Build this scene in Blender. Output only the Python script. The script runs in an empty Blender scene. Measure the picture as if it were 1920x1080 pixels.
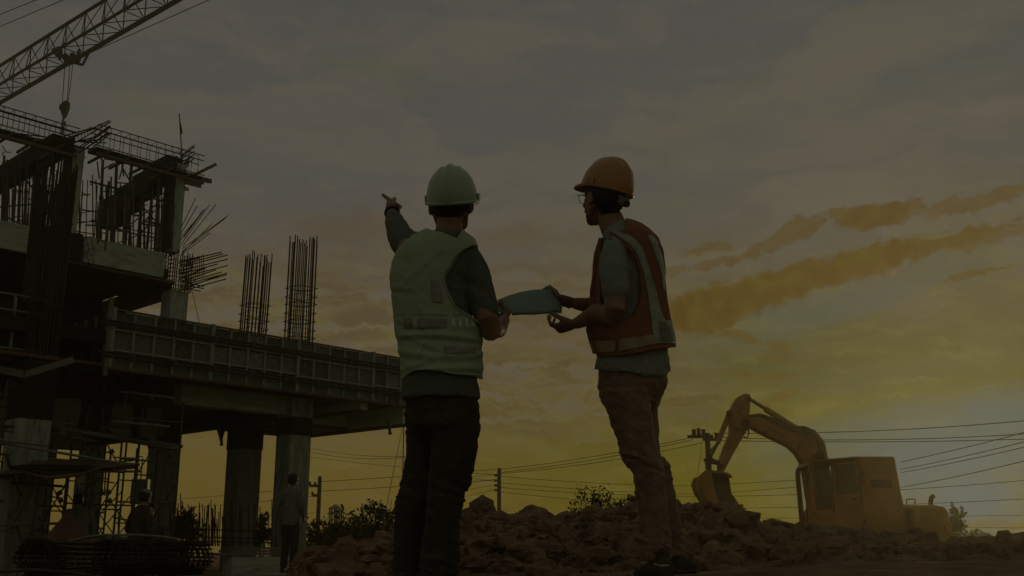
import bpy, bmesh, math, random
import numpy as np
from mathutils import Vector, Matrix, Quaternion

# ------------------------------------------------------------------ camera, sky, sun, exposure
SC = bpy.context.scene
COL = SC.collection
random.seed(7)
CAM_Z = 0.30
F = 1920.0
TH = math.atan(482.0 / 1920.0)
CT, ST = math.cos(TH), math.sin(TH)

cam_d = bpy.data.cameras.new('camera'); cam = bpy.data.objects.new('camera', cam_d); COL.objects.link(cam)
cam_d.sensor_width = 36.0; cam_d.lens = 36.0; cam_d.clip_start = 0.05; cam_d.clip_end = 3000
cam.location = (0, 0, CAM_Z); cam.rotation_euler = (math.pi / 2 + TH, 0, 0)
SC.camera = cam

def P(px, py, Y):
    """point of the place seen at pixel (px,py) of the 1920x1080 photo, at distance Y in front of the camera"""
    a = (px - 960) / F; b = (540 - py) / F
    yd = CT - b * ST; zd = ST + b * CT
    return Vector((a / yd * Y, Y, CAM_Z + zd / yd * Y))

def AE(px, py):
    v = P(px, py, 1.0) - Vector((0, 0, CAM_Z))
    return math.degrees(math.atan2(v.x, v.y)), math.degrees(math.atan2(v.z, math.hypot(v.x, v.y)))

def s2l(c):
    return tuple((x / 255 / 12.92) if x / 255 <= 0.04045 else ((x / 255 + 0.055) / 1.055) ** 2.4 for x in c)

SUN_AZ, SUN_EL = AE(1815, 905)
SUN_DIR = Vector((math.sin(math.radians(SUN_AZ)) * math.cos(math.radians(SUN_EL)),
                  math.cos(math.radians(SUN_AZ)) * math.cos(math.radians(SUN_EL)), math.sin(math.radians(SUN_EL))))
sun_d = bpy.data.lights.new('sun', 'SUN'); sun = bpy.data.objects.new('sun', sun_d); COL.objects.link(sun)
sun_d.energy = 0.22; sun_d.angle = math.radians(0.6); sun_d.color = (1.0, 0.78, 0.40)
sun.rotation_euler = SUN_DIR.to_track_quat('Z', 'Y').to_euler(); sun.location = (0, 0, 60)

SC.view_settings.view_transform = 'Standard'; SC.view_settings.look = 'None'
SC.view_settings.exposure = 0.0; SC.view_settings.gamma = 1.0; SC.view_settings.use_curve_mapping = False
SC.render.engine = 'CYCLES'
SC.cycles.use_denoising = True
SC.cycles.max_bounces = 6; SC.cycles.volume_bounces = 1
SC.cycles.transparent_max_bounces = 12

W = bpy.data.worlds.new('World'); SC.world = W; W.use_nodes = True
def build_sky():
    nt = W.node_tree; N = nt.nodes; L = nt.links; N.clear()
    def n(t, **k):
        o = N.new(t)
        for a, b in k.items(): setattr(o, a, b)
        return o
    def sock(i, v):
        if hasattr(v, 'is_linked') or isinstance(v, bpy.types.NodeSocket): L.new(v, i)
        else: i.default_value = v
    def m(op, a, b=0.0, c=0.0):
        o = n('ShaderNodeMath', operation=op); sock(o.inputs[0], a); sock(o.inputs[1], b)
        if op in ('MULTIPLY_ADD',): sock(o.inputs[2], c)
        return o.outputs[0]
    def mr(v, a, b, c=0.0, d=1.0, t='SMOOTHSTEP'):
        o = n('ShaderNodeMapRange', interpolation_type=t)
        sock(o.inputs[0], v)
        for i, x in enumerate((a, b, c, d)): o.inputs[1 + i].default_value = x
        return o.outputs[0]
    def mix(f, a, b):
        o = n('ShaderNodeMix', data_type='RGBA'); sock(o.inputs[0], f)
        sock(o.inputs[6], a if not isinstance(a, tuple) else (*a[:3], 1)); sock(o.inputs[7], b if not isinstance(b, tuple) else (*b[:3], 1))
        return o.outputs[2]
    tc = n('ShaderNodeTexCoord'); D = tc.outputs['Generated']
    sep = n('ShaderNodeSeparateXYZ'); L.new(D, sep.inputs[0])
    az = m('MULTIPLY', m('ARCTAN2', sep.outputs[0], sep.outputs[1]), 57.2958)
    el = m('MULTIPLY', m('ARCSINE', sep.outputs[2]), 57.2958)
    cv = n('ShaderNodeCombineXYZ'); L.new(az, cv.inputs[0]); L.new(el, cv.inputs[1]); V = cv.outputs[0]
    def noise(vec, scale, detail=5, rough=0.55, dist=0.0, mp=None):
        if mp:
            q = n('ShaderNodeMapping', vector_type='POINT'); L.new(vec, q.inputs[0])
            q.inputs['Rotation'].default_value = (0, 0, math.radians(mp[0])); q.inputs['Scale'].default_value = (mp[1], mp[2], 1)
            q.inputs['Location'].default_value = (mp[3], 0, 0); vec = q.outputs[0]
        o = n('ShaderNodeTexNoise'); L.new(vec, o.inputs['Vector'])
        o.inputs['Scale'].default_value = scale; o.inputs['Detail'].default_value = detail
        o.inputs['Roughness'].default_value = rough; o.inputs['Distortion'].default_value = dist
        return o
    # 3-D noise on the direction so the pattern has no seam behind the camera
    w1 = noise(V, 0.22, 5, 0.6)
    off = n('ShaderNodeVectorMath', operation='SUBTRACT'); L.new(w1.outputs['Color'], off.inputs[0]); off.inputs[1].default_value = (.5, .5, .5)
    offs = n('ShaderNodeVectorMath', operation='MULTIPLY'); L.new(off.outputs[0], offs.inputs[0]); offs.inputs[1].default_value = (7.0, 3.0, 0)
    wv = n('ShaderNodeVectorMath', operation='ADD'); L.new(V, wv.inputs[0]); L.new(offs.outputs[0], wv.inputs[1])
    w2 = noise(V, 1.1, 6, 0.62)
    off2 = n('ShaderNodeVectorMath', operation='SUBTRACT'); L.new(w2.outputs['Color'], off2.inputs[0]); off2.inputs[1].default_value = (.5, .5, .5)
    off2s = n('ShaderNodeVectorMath', operation='MULTIPLY'); L.new(off2.outputs[0], off2s.inputs[0]); off2s.inputs[1].default_value = (2.6, 1.5, 0)
    wv2 = n('ShaderNodeVectorMath', operation='ADD'); L.new(V, wv2.inputs[0]); L.new(off2s.outputs[0], wv2.inputs[1])
    WV = wv2.outputs[0]
    w3 = noise(V, 2.6, 8, 0.68, 0.3, (12, 0.55, 1.5, 5.0))
    # clear-air gradient, warmer and yellower low down
    def ramp(v, stops, lo, hi):
        r = n('ShaderNodeValToRGB'); L.new(mr(v, lo, hi, t='LINEAR'), r.inputs[0])
        e = r.color_ramp.elements
        while len(e) > 1: e.remove(e[-1])
        for i, (p, c) in enumerate(stops):
            x = e[0] if i == 0 else e.new((p - lo) / (hi - lo))
            x.position = (p - lo) / (hi - lo); x.color = (*s2l(c), 1)
        return r.outputs[0]
    elw = m('ADD', el, m('MULTIPLY', m('SUBTRACT', w1.outputs['Fac'], 0.5), 7.0))
    left = ramp(elw, [(-4, (60, 44, 26)), (0, (93, 76, 36)), (3, (96, 80, 35)), (6.5, (95, 82, 43)), (11, (91, 80, 62)), (15, (86, 79, 71)),
                      (20, (80, 79, 76)), (30, (77, 77, 74)), (50, (72, 74, 72)), (90, (66, 69, 68))], -5, 90)
    right = ramp(elw, [(-4, (70, 50, 24)), (0, (80, 71, 4)), (3, (80, 75, 5)), (6.5, (74, 72, 18)), (9.5, (62, 63, 34)), (13, (74, 71, 54)),
                       (16, (81, 76, 67)), (21, (78, 77, 74)), (30, (75, 77, 75)), (50, (74, 75, 72)), (90, (66, 69, 68))], -5, 90)
    base = mix(mr(az, -10, 14), left, right)
    # the side away from the sun is a cooler grey, brightened as fill light
    aaz = m('ABSOLUTE', m('SUBTRACT', az, SUN_AZ)); 
    back = ramp(el, [(-4, (52, 54, 48)), (0, (80, 84, 78)), (12, (84, 89, 84)), (50, (78, 83, 80)), (90, (70, 74, 72))], -5, 90)
    base = mix(mr(aaz, 60, 150), base, back)
    # thin high cloud: long soft streaks rising to the right
    hi1 = noise(wv.outputs[0], 0.16, 7, 0.58, 0.6, (14, 0.55, 1.9, 3.0))
    hi2 = noise(WV, 0.5, 6, 0.6, 0.4, (18, 0.4, 1.8, 9.0))
    hf = m('MULTIPLY', mr(hi1.outputs['Fac'], 0.42, 0.62), mr(el, 9, 20))
    col = mix(m('MULTIPLY', hf, 0.85), base, s2l((90, 85, 77)))
    hi3 = noise(WV, 0.9, 8, 0.66, 0.5, (24, 0.30, 2.0, 33.0))
    col = mix(m('MULTIPLY', m('MULTIPLY', mr(hi3.outputs['Fac'], 0.50, 0.68), mr(el, 11, 18)), 0.55), col, s2l((92, 88, 79)))
    gf = m('MULTIPLY', mr(hi1.outputs['Fac'], 0.52, 0.34), mr(el, 11, 22))
    col = mix(m('MULTIPLY', gf, 0.55), col, s2l((76, 77, 76)))
    # low bright yellow-white patches between the clouds
    mid = noise(WV, 0.75, 7, 0.62, 0.5, (4, 0.30, 1.9, 21.0))
    band = m('MULTIPLY', m('MULTIPLY', mr(el, 17, 13), mr(el, 4, 8)), mr(az, 15, 5))
    cr = n('ShaderNodeValToRGB'); L.new(mid.outputs['Fac'], cr.inputs[0]); e = cr.color_ramp.elements
    for i_, (p_, c_) in enumerate([(.36, (79, 65, 42)), (.45, (83, 70, 48)), (.50, (95, 82, 50)), (.56, (94, 86, 70)), (.66, (91, 86, 78))]):
        x_ = e[0] if i_ == 0 else (e[1] if i_ == 1 else e.new(p_)); x_.position = p_; x_.color = (*s2l(c_), 1)
    col = mix(m('MULTIPLY', band, 0.72), col, cr.outputs[0])
    mid2 = noise(WV, 1.3, 7, 0.62, 0.5, (10, 0.28, 1.9, 51.0))
    col = mix(m('MULTIPLY', m('MULTIPLY', mr(mid2.outputs['Fac'], 0.52, 0.66), mr(el, 26, 14)), 0.30), col, s2l((102, 95, 58)))
    lf = m('MULTIPLY', mr(hi2.outputs['Fac'], 0.50, 0.68), mr(el, 22, 10))
    col = mix(m('MULTIPLY', lf, 0.45), col, s2l((101, 93, 48)))
    df = m('MULTIPLY', mr(hi2.outputs['Fac'], 0.47, 0.33), m('MULTIPLY', mr(el, 19, 13), mr(el, 3, 8)))
    col = mix(m('MULTIPLY', m('MULTIPLY', df, mr(az, 12, 2)), 0.6), col, s2l((85, 72, 56)))
    def blobs(lst, soft=(1.25, 0.55)):
        acc = None
        for (x, y, a, b, r, s) in lst:
            q = n('ShaderNodeMapping', vector_type='TEXTURE'); L.new(WV, q.inputs[0])
            c = AE(x, y)
            q.inputs['Location'].default_value = (c[0], c[1], 0); q.inputs['Rotation'].default_value = (0, 0, math.radians(r))
            q.inputs['Scale'].default_value = (a / 34.0, b / 34.0, 1)
            ln = n('ShaderNodeVectorMath', operation='LENGTH'); L.new(q.outputs[0], ln.inputs[0])
            v = mr(m('ADD', ln.outputs['Value'], m('MULTIPLY', m('SUBTRACT', w3.outputs['Fac'], 0.5), 0.9)), soft[0], soft[1], 0, s)
            acc = v if acc is None else m('MAXIMUM', acc, v)
        return acc
    # glow round the hidden sun
    sd = n('ShaderNodeVectorMath', operation='DOT_PRODUCT'); L.new(D, sd.inputs[0]); sd.inputs[1].default_value = tuple(SUN_DIR)
    ang = m('MULTIPLY', m('ARCCOSINE', m('MINIMUM', sd.outputs['Value'], 0.99999)), 57.2958)
    bright = blobs([(1770, 860, 240, 90, 8, .95), (1820, 930, 110, 75, 0, .95), (1690, 800, 280, 45, 10, .6), (1880, 790, 170, 60, 6, .8), (1530, 590, 240, 28, 13, .42), (1420, 590, 150, 34, 6, .5),
                    (1760, 520, 200, 22, 10, .2), (1700, 700, 260, 30, 6, .12), (1270, 280, 90, 45, 0, .28), (1240, 390, 130, 18, 8, .42), (1160, 410, 90, 12, 6, .3),
                    (700, 128, 120, 16, -4, .5), (765, 168, 55, 12, 3, .5), (630, 246, 55, 7, 0, .45), (250, 190, 70, 14, -25, .35), (1390, 170, 70, 10, 18, .35),
                    (1640, 12, 110, 12, 5, .3), (1020, 445, 60, 8, 6, .4), (1550, 900, 90, 50, 0, .2), (1460, 890, 60, 40, 0, .2)], (1.5, 0.2))
    col = mix(m('MULTIPLY', bright, 0.9), col, mix(mr(ang, 16, 7), s2l((80, 84, 62)), s2l((30, 72, 92))))
    dark = blobs([(1330, 580, 100, 48, 10, 1), (1450, 540, 170, 34, 15, 1), (1600, 500, 160, 28, 14, 1), (1740, 465, 160, 15, 11, .9), (1880, 440, 90, 9, 12, .55),
                  (1650, 405, 80, 24, 4, .95), (1600, 400, 60, 14, 4, .8), (1850, 375, 100, 13, 11, .7), (1760, 388, 50, 8, 10, .6), (1490, 432, 52, 22, 14, .75), (1455, 455, 60, 14, 10, .6),
                  (1335, 466, 48, 11, 8, .55), (1365, 490, 72, 9, 8, .7), (1265, 508, 40, 8, 5, .5), (1825, 512, 60, 7, 8, .8), (1385, 633, 45, 9, -14, .8),
                  (1462, 650, 28, 13, -20, .6), (1448, 672, 26, 8, 0, .5), (1395, 702, 36, 7, -8, .6), (1460, 706, 28, 7, 8, .7), (1455, 745, 38, 9, 14, .7),
                  (1285, 750, 65, 11, 4, .5), (1870, 985, 120, 8, 2, .5)], (1.16, 0.72))
    col = mix(m('MULTIPLY', dark, 0.92), col, mix(mr(w2.outputs['Fac'], 0.4, 0.62), s2l((70, 49, 8)), s2l((78, 62, 14))))
    dl = blobs([(650, 430, 130, 36, 4, .6), (960, 440, 90, 26, 8, .7), (830, 520, 110, 14, 0, .35), (960, 500, 110, 16, 2, .45), (620, 520, 80, 18, -4, .5),
                (1000, 545, 120, 18, 4, .5), (700, 580, 80, 12, 2, .4), (980, 622, 100, 18, 3, .55), (1060, 660, 70, 10, 0, .3), (450, 480, 100, 18, 0, .3),
                (1080, 440, 70, 10, 6, .4), (640, 480, 90, 20, 0, .4)], (1.5, 0.3))
    col = mix(m('MULTIPLY', dl, 0.8), col, s2l((84, 69, 48)))
    # the physical evening sky adds its own share
    sk = n('ShaderNodeTexSky', sky_type='NISHITA', sun_disc=False)
    sk.sun_elevation = math.radians(SUN_EL); sk.sun_rotation = math.radians(SUN_AZ); sk.altitude = 0; sk.dust_density = 3.0
    b1 = n('ShaderNodeBackground'); L.new(col, b1.inputs[0]); b1.inputs[1].default_value = SKY_GAIN
    b2 = n('ShaderNodeBackground'); L.new(sk.outputs[0], b2.inputs[0]); b2.inputs[1].default_value = 0.0004
    ad = n('ShaderNodeAddShader'); L.new(b1.outputs[0], ad.inputs[0]); L.new(b2.outputs[0], ad.inputs[1])
    out = n('ShaderNodeOutputWorld'); L.new(ad.outputs[0], out.inputs[0])
SKY_GAIN = 0.97
build_sky()

# ------------------------------------------------------------------ materials
def mat(name, col, rough=0.7, metal=0.0, var=0.25, scale=6.0, bump=0.0, bscale=40.0, col2=None, detail=6.0, trans=0.0, spec=0.3, dirt=None, stretch=None, transl=0.0, coat=0.0):
    M = bpy.data.materials.new(name); M.use_nodes = True
    nt = M.node_tree; N = nt.nodes; L = nt.links
    b = N['Principled BSDF']; b.inputs['Roughness'].default_value = rough; b.inputs['Metallic'].default_value = metal
    b.inputs['Specular IOR Level'].default_value = spec
    if coat: b.inputs['Coat Weight'].default_value = coat
    tc = N.new('ShaderNodeTexCoord'); vec = tc.outputs['Object']
    if stretch:
        mp = N.new('ShaderNodeMapping'); mp.inputs['Scale'].default_value = stretch; L.new(vec, mp.inputs[0]); vec = mp.outputs[0]
    nz = N.new('ShaderNodeTexNoise'); nz.inputs['Scale'].default_value = scale; nz.inputs['Detail'].default_value = detail; nz.inputs['Roughness'].default_value = 0.65
    L.new(vec, nz.inputs['Vector'])
    rp = N.new('ShaderNodeValToRGB'); L.new(nz.outputs['Fac'], rp.inputs[0])
    c2 = col2 or tuple(x * (1 - var) for x in col); c1 = tuple(min(1, x * (1 + var * 0.6)) for x in col)
    rp.color_ramp.elements[0].position = 0.33; rp.color_ramp.elements[0].color = (*c2, 1)
    rp.color_ramp.elements[1].position = 0.66; rp.color_ramp.elements[1].color = (*c1, 1)
    out = rp.outputs[0]
    if dirt:
        n2 = N.new('ShaderNodeTexNoise'); n2.inputs['Scale'].default_value = dirt[1]; n2.inputs['Detail'].default_value = 8; n2.inputs['Roughness'].default_value = .7
        L.new(vec, n2.inputs['Vector'])
        r2 = N.new('ShaderNodeMapRange'); r2.inputs[1].default_value = dirt[2]; r2.inputs[2].default_value = dirt[2] + .12; L.new(n2.outputs['Fac'], r2.inputs[0])
        mx = N.new('ShaderNodeMix'); mx.data_type = 'RGBA'; L.new(r2.outputs[0], mx.inputs[0]); L.new(out, mx.inputs[6]); mx.inputs[7].default_value = (*dirt[0], 1)
        out = mx.outputs[2]
    L.new(out, b.inputs['Base Color'])
    if bump:
        bz = N.new('ShaderNodeTexNoise'); bz.inputs['Scale'].default_value = bscale; bz.inputs['Detail'].default_value = 8; bz.inputs['Roughness'].default_value = .7
        L.new(vec, bz.inputs['Vector'])
        bp = N.new('ShaderNodeBump'); bp.inputs['Strength'].default_value = 1.0; bp.inputs['Distance'].default_value = bump
        L.new(bz.outputs['Fac'], bp.inputs['Height']); L.new(bp.outputs[0], b.inputs['Normal'])
    if transl:
        tr = N.new('ShaderNodeBsdfTranslucent'); L.new(out, tr.inputs[0])
        ms = N.new('ShaderNodeMixShader'); ms.inputs[0].default_value = transl
        L.new(b.outputs[0], ms.inputs[1]); L.new(tr.outputs[0], ms.inputs[2]); L.new(ms.outputs[0], N['Material Output'].inputs[0])
    return M

M_ = {}
def mk(): 
    m = M_
    m['concrete'] = mat('pale_concrete', (.42, .46, .35), .9, var=.3, scale=2.2, bump=.012, bscale=14, dirt=((.10, .10, .08), 3.0, .56))
    m['concrete_raw'] = mat('rough_concrete', (.33, .355, .27), .95, var=.35, scale=1.6, bump=.03, bscale=8, dirt=((.08, .075, .06), 2.2, .52))
    m['wrap'] = mat('plastic_wrapped_concrete', (.22, .21, .17), .55, var=.4, scale=3, bump=.04, bscale=5, stretch=(1, 1, 3))
    m['form'] = mat('dull_steel_form', (.17, .19, .15), .75, .1, var=.55, scale=4, bump=.01, bscale=20, dirt=((.30, .31, .25), 3, .57))
    m['form_pale'] = mat('cement_smeared_form', (.26, .28, .22), .85, var=.6, scale=3, bump=.012, bscale=20, dirt=((.07, .07, .055), 3.5, .52))
    m['form_brown'] = mat('brown_stained_form', (.13, .115, .08), .8, var=.6, scale=3, bump=.012, bscale=20, dirt=((.24, .24, .18), 5, .60))
    m['reflect_dim'] = mat('worn_reflective_tape', (.52, .62, .44), .6, var=.25, scale=60)
    m['rib'] = mat('form_rib_steel', (.28, .32, .245), .6, .2, var=.4, scale=8, dirt=((.05, .045, .035), 9, .55))
    m['ply'] = mat('brown_plywood', (.14, .085, .045), .85, var=.5, scale=3, stretch=(1, 6, 1), bump=.006)
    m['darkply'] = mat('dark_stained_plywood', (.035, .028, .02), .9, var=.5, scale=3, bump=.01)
    m['rust'] = mat('rusty_reinforcing_steel', (.06, .034, .02), .85, var=.5, scale=12)
    m['steel'] = mat('weathered_scaffold_steel', (.10, .09, .06), .7, .3, var=.5, scale=7)
    m['palesteel'] = mat('pale_galvanised_pipe', (.20, .21, .15), .6, .3, var=.3, scale=7)
    m['bamboo'] = mat('weathered_timber_pole', (.17, .13, .075), .85, var=.4, scale=9)
    m['crane'] = mat('dark_crane_steel', (.03, .027, .012), .6, .2, var=.3, scale=3)
    m['cable'] = mat('dark_cable', (.03, .026, .018), .7, var=.2)
    m['dirt'] = mat('red_brown_clay', (.34, .205, .110), .98, col2=(.11, .068, .038), scale=4.2, bump=.06, bscale=16, detail=12, dirt=((.46, .30, .16), 11, .60))
    m['lit_concrete'] = mat('light_lifted_concrete', (.60, .68, .50), .95, var=.2, scale=1.5, bump=.01)  # lighter copy of the concrete; its colour stands in for light under the deck
    m['ground'] = mat('packed_earth', (.13, .085, .045), .98, col2=(.06, .036, .02), scale=1.2, bump=.03, bscale=10, detail=10)
    m['leaf'] = mat('olive_leaf', (.05, .05, .018), .8, var=.5, scale=3, transl=.25)
    m['twig'] = mat('dark_twig', (.05, .035, .02), .9)
    m['pole'] = mat('utility_pole_concrete', (.16, .12, .07), .9, var=.3)
    m['skin'] = mat('tanned_skin', (.26, .14, .078), .55, var=.18, scale=14, bump=.0012, bscale=120, spec=.35)
    m['hair'] = mat('black_hair', (.012, .009, .006), .5, var=.4, scale=90, stretch=(1, 1, .2), bump=.003, bscale=160)
    m['shirtgrey'] = mat('grey_cotton', (.12, .13, .10), .95, var=.12, scale=60, bump=.0015, bscale=300, transl=.12)
    m['shirtlong'] = mat('sage_grey_cotton', (.17, .19, .145), .95, var=.15, scale=40, bump=.0015, bscale=300, transl=.12)
    m['shirtpale'] = mat('pale_green_grey_cotton', (.26, .29, .23), .95, var=.12, scale=30, bump=.0015, bscale=300, transl=.15)
    m['vesty'] = mat('lime_vest_fabric', (.50, .60, .38), .85, var=.10, scale=5, bump=.0012, bscale=260, transl=.34)
    m['vesto'] = mat('orange_vest_fabric', (.30, .125, .060), .85, var=.15, scale=6, bump=.0012, bscale=260, transl=.22)
    m['reflect'] = mat('silver_reflective_tape', (.30, .33, .25), .45, .15, var=.25, scale=18, bump=.003, bscale=24)
    m['reflectw'] = mat('warm_reflective_tape', (.32, .24, .13), .5, .1, var=.25, scale=18, bump=.003, bscale=24)
    m['patch'] = mat('dull_grey_patch', (.27, .26, .205), .8, var=.3, scale=25)
    m['jeansd'] = mat('black_denim', (.055, .042, .026), .9, var=.4, scale=18, bump=.004, bscale=60)
    m['jeansb'] = mat('brown_denim', (.24, .150, .100), .9, var=.3, scale=18, bump=.004, bscale=60)
    m['helmetw'] = mat('pale_green_white_helmet_plastic', (.36, .44, .30), .32, var=.06, scale=5, spec=.4, coat=.15)
    m['helmeto'] = mat('orange_yellow_helmet_plastic', (.42, .20, .055), .30, var=.08, scale=5, spec=.4, coat=.15)
    m['black'] = mat('black_plastic', (.012, .010, .008), .5)
    m['strapgrey'] = mat('grey_headband', (.20, .20, .17), .6)
    m['shoe'] = mat('dark_shoe_leather', (.035, .024, .016), .6, bump=.003)
    m['sole'] = mat('pale_rubber_sole', (.40, .40, .34), .7)
    m['paper'] = mat('pale_blueprint_paper', (.30, .40, .33), .85, var=.05, scale=8, transl=.25)
    m['exc'] = mat('yellow_orange_machine_paint', (.40, .19, .045), .5, var=.25, scale=2, dirt=((.12, .07, .03), 3, .58))
    m['excd'] = mat('dark_machine_steel', (.16, .09, .045), .6, .2, var=.4, scale=3)
    m['flag'] = mat('red_flag_cloth', (.30, .04, .02), .9, transl=.3)
    m['tarp'] = mat('brown_tarp', (.12, .07, .035), .9, var=.4, scale=2, bump=.02, bscale=6)
    m['tarpo'] = mat('rust_orange_tarp', (.15, .085, .045), .9, var=.3, scale=3, bump=.02, bscale=6, transl=.2)
    m['board'] = mat('pale_scaffold_board', (.19, .175, .125), .85, var=.35, scale=4, stretch=(.5, 5, 5))
    m['sheet'] = mat('dull_metal_sheet', (.16, .17, .14), .5, .4, var=.3, scale=2)
    m['red'] = mat('rust_red_cloth', (.16, .035, .018), .9)
    g = bpy.data.materials.new('window_glass'); g.use_nodes = True
    gb = g.node_tree.nodes['Principled BSDF']; gb.inputs['Base Color'].default_value = (.20, .13, .05, 1); gb.inputs['Roughness'].default_value = .35
    gb.inputs['Transmission Weight'].default_value = 0.0; gb.inputs['Alpha'].default_value = 0.55; m['glass'] = g
mk()

# ------------------------------------------------------------------ object helpers
def link(name, data, m=None, parent=None):
    o = bpy.data.objects.new(name, data); COL.objects.link(o)
    if m and data is not None and not data.materials: data.materials.append(M_[m])
    if parent is not None: o.parent = parent
    return o
def tag(o, label, cat, group=None, kind=None):
    o['label'] = label; o['category'] = cat
    if group: o['group'] = group
    if kind: o['kind'] = kind
    return o
def empty(name, loc, label=None, cat=None, group=None):
    o = bpy.data.objects.new(name, None); COL.objects.link(o); o.location = loc; o.empty_display_size = .1
    if label: tag(o, label, cat, group)
    return o
def rel(o, parent):
    """o has world-space transform; hang it under parent (parents carry only translation)"""
    if parent is None: return o
    if parent.type == 'MESH': o.parent = parent; return o      # parts carry world-space vertices, so a sub-part keeps its own transform
    t = Vector((0, 0, 0)); q = parent
    while q is not None: t += q.location if q.type == 'EMPTY' else Vector((0, 0, 0)); q = q.parent
    o.parent = parent; o.matrix_basis = Matrix.Translation(-t) @ o.matrix_basis
    return o
def mesh(name, V, Fc, m=None, parent=None, smooth=False, world=True):
    me = bpy.data.meshes.new(name); me.from_pydata([tuple(v) for v in V], [], Fc); me.update()
    if smooth:
        me.polygons.foreach_set('use_smooth', [True] * len(me.polygons))
    if m: me.materials.append(M_[m])
    o = bpy.data.objects.new(name, me); COL.objects.link(o)
    return rel(o, parent)
_rods = {}
def rod(name, a, b, r, m='steel', parent=None, n=6):
    k = (m, n)
    if k not in _rods:
        V = []; Fc = []
        for z in (0, 1):
            for i in range(n): V.append((math.cos(i * 2 * math.pi / n), math.sin(i * 2 * math.pi / n), z))
        for i in range(n): Fc.append((i, (i + 1) % n, n + (i + 1) % n, n + i))
        Fc.append(tuple(range(n))[::-1]); Fc.append(tuple(range(n, 2 * n)))
        me = bpy.data.meshes.new('rod_' + m); me.from_pydata(V, [], Fc); me.materials.append(M_[m]); _rods[k] = me
    a = Vector(a); b = Vector(b); d = b - a
    o = bpy.data.objects.new(name, _rods[k]); COL.objects.link(o)
    o.matrix_basis = Matrix.Translation(a) @ d.to_track_quat('Z', 'Y').to_matrix().to_4x4() @ Matrix.Diagonal((r, r, d.length, 1))
    return rel(o, parent)
_box = {}
def obox(name, c, ax, ay, az, m, parent=None):
    """box with centre c and half-axis vectors"""
    if m not in _box:
        V = [(x, y, z) for x in (-1, 1) for y in (-1, 1) for z in (-1, 1)]
        Fc = [(0, 1, 3, 2), (4, 6, 7, 5), (0, 4, 5, 1), (2, 3, 7, 6), (0, 2, 6, 4), (1, 5, 7, 3)]
        me = bpy.data.meshes.new('block_' + m); me.from_pydata(V, [], Fc); me.materials.append(M_[m]); _box[m] = me
    o = bpy.data.objects.new(name, _box[m]); COL.objects.link(o)
    M = Matrix.Identity(4)
    for i, a in enumerate((ax, ay, az)):
        for j in range(3): M[j][i] = a[j]
    for j in range(3): M[j][3] = c[j]
    # boxes are bevelled meshes of their own size so edges stay crisp but not razor sharp
    o.matrix_basis = M
    return rel(o, parent)
def bar(name, a, b, w, h, m, parent=None, up=Vector((0, 0, 1))):
    a = Vector(a); b = Vector(b); d = (b - a); L = d.length; d.normalize()
    s = d.cross(up); 
    if s.length < 1e-4: s = d.cross(Vector((1, 0, 0)))
    s.normalize(); u = s.cross(d).normalized()
    return obox(name, (a + b) / 2, d * L / 2, s * w / 2, u * h / 2, m, parent)
def tubeV(pts, r, n=6, closed=False, V=None, Fc=None):
    """append a tube along a polyline"""
    if V is None: V, Fc = [], []
    pts = [Vector(p) for p in pts]; base = len(V); k = len(pts)
    ref = None
    for i, p in enumerate(pts):
        if closed: t = pts[(i + 1) % k] - pts[i - 1]
        else: t = pts[min(i + 1, k - 1)] - pts[max(i - 1, 0)]
        t.normalize()
        if ref is None:
            ref = t.orthogonal().normalized()
        ref = (ref - t * ref.dot(t)).normalized(); b = t.cross(ref)
        rr = r[i] if isinstance(r, (list, tuple)) else r
        for j in range(n):
            a = 2 * math.pi * j / n; V.append(p + ref * math.cos(a) * rr + b * math.sin(a) * rr)
    for i in range(k if closed else k - 1):
        i2 = (i + 1) % k
        for j in range(n):
            Fc.append((base + i * n + j, base + i * n + (j + 1) % n, base + i2 * n + (j + 1) % n, base + i2 * n + j))
    if not closed:
        Fc.append(tuple(base + j for j in range(n))[::-1]); Fc.append(tuple(base + (k - 1) * n + j for j in range(n)))
    return V, Fc
def tube(name, pts, r, m, parent=None, n=6, closed=False, smooth=True):
    V, Fc = tubeV(pts, r, n, closed)
    return mesh(name, V, Fc, m, parent, smooth)
def prism(name, poly, c0, c1, m, parent=None, bevel=0.0):
    """extrude a closed outline (list of Vectors) by the vectors c0..c1"""
    k = len(poly); V = [p + c0 for p in poly] + [p + c1 for p in poly]
    Fc = [tuple(range(k))[::-1], tuple(range(k, 2 * k))] + [(i, (i + 1) % k, k + (i + 1) % k, k + i) for i in range(k)]
    o = mesh(name, V, Fc, m, parent)
    bm = bmesh.new(); bm.from_mesh(o.data); bmesh.ops.recalc_face_normals(bm, faces=bm.faces); bm.to_mesh(o.data); bm.free()
    if bevel:
        b = o.modifiers.new('bevel', 'BEVEL'); b.width = bevel; b.segments = 2
    return o
# numpy value noise
def _h(i, j, k):
    n = (i * 374761393 + j * 668265263 + k * 2147483647 * 3 + 12345).astype(np.int64)
    n = (n ^ (n >> 13)) * 1274126177; n = n & 0x7fffffff; n = n ^ (n >> 16)
    return (n & 0xffff) / 65535.0
def vnoise(x, y, z):
    xi, yi, zi = np.floor(x).astype(np.int64), np.floor(y).astype(np.int64), np.floor(z).astype(np.int64)
    fx, fy, fz = x - xi, y - yi, z - zi
    fx, fy, fz = [f * f * (3 - 2 * f) for f in (fx, fy, fz)]
    r = 0
    for a in (0, 1):
        for b in (0, 1):
            for c in (0, 1):
                w = (fx if a else 1 - fx) * (fy if b else 1 - fy) * (fz if c else 1 - fz)
                r = r + w * _h(xi + a, yi + b, zi + c)
    return r
def fbm(x, y, z, o=4, g=.5):
    s = 0; a = 1; t = 0; f = 1.0
    for i in range(o):
        s = s + a * vnoise(x * f + i * 17.3, y * f + i * 5.1, z * f + i * 9.7); t += a; a *= g; f *= 2.03
    return s / t
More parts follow.
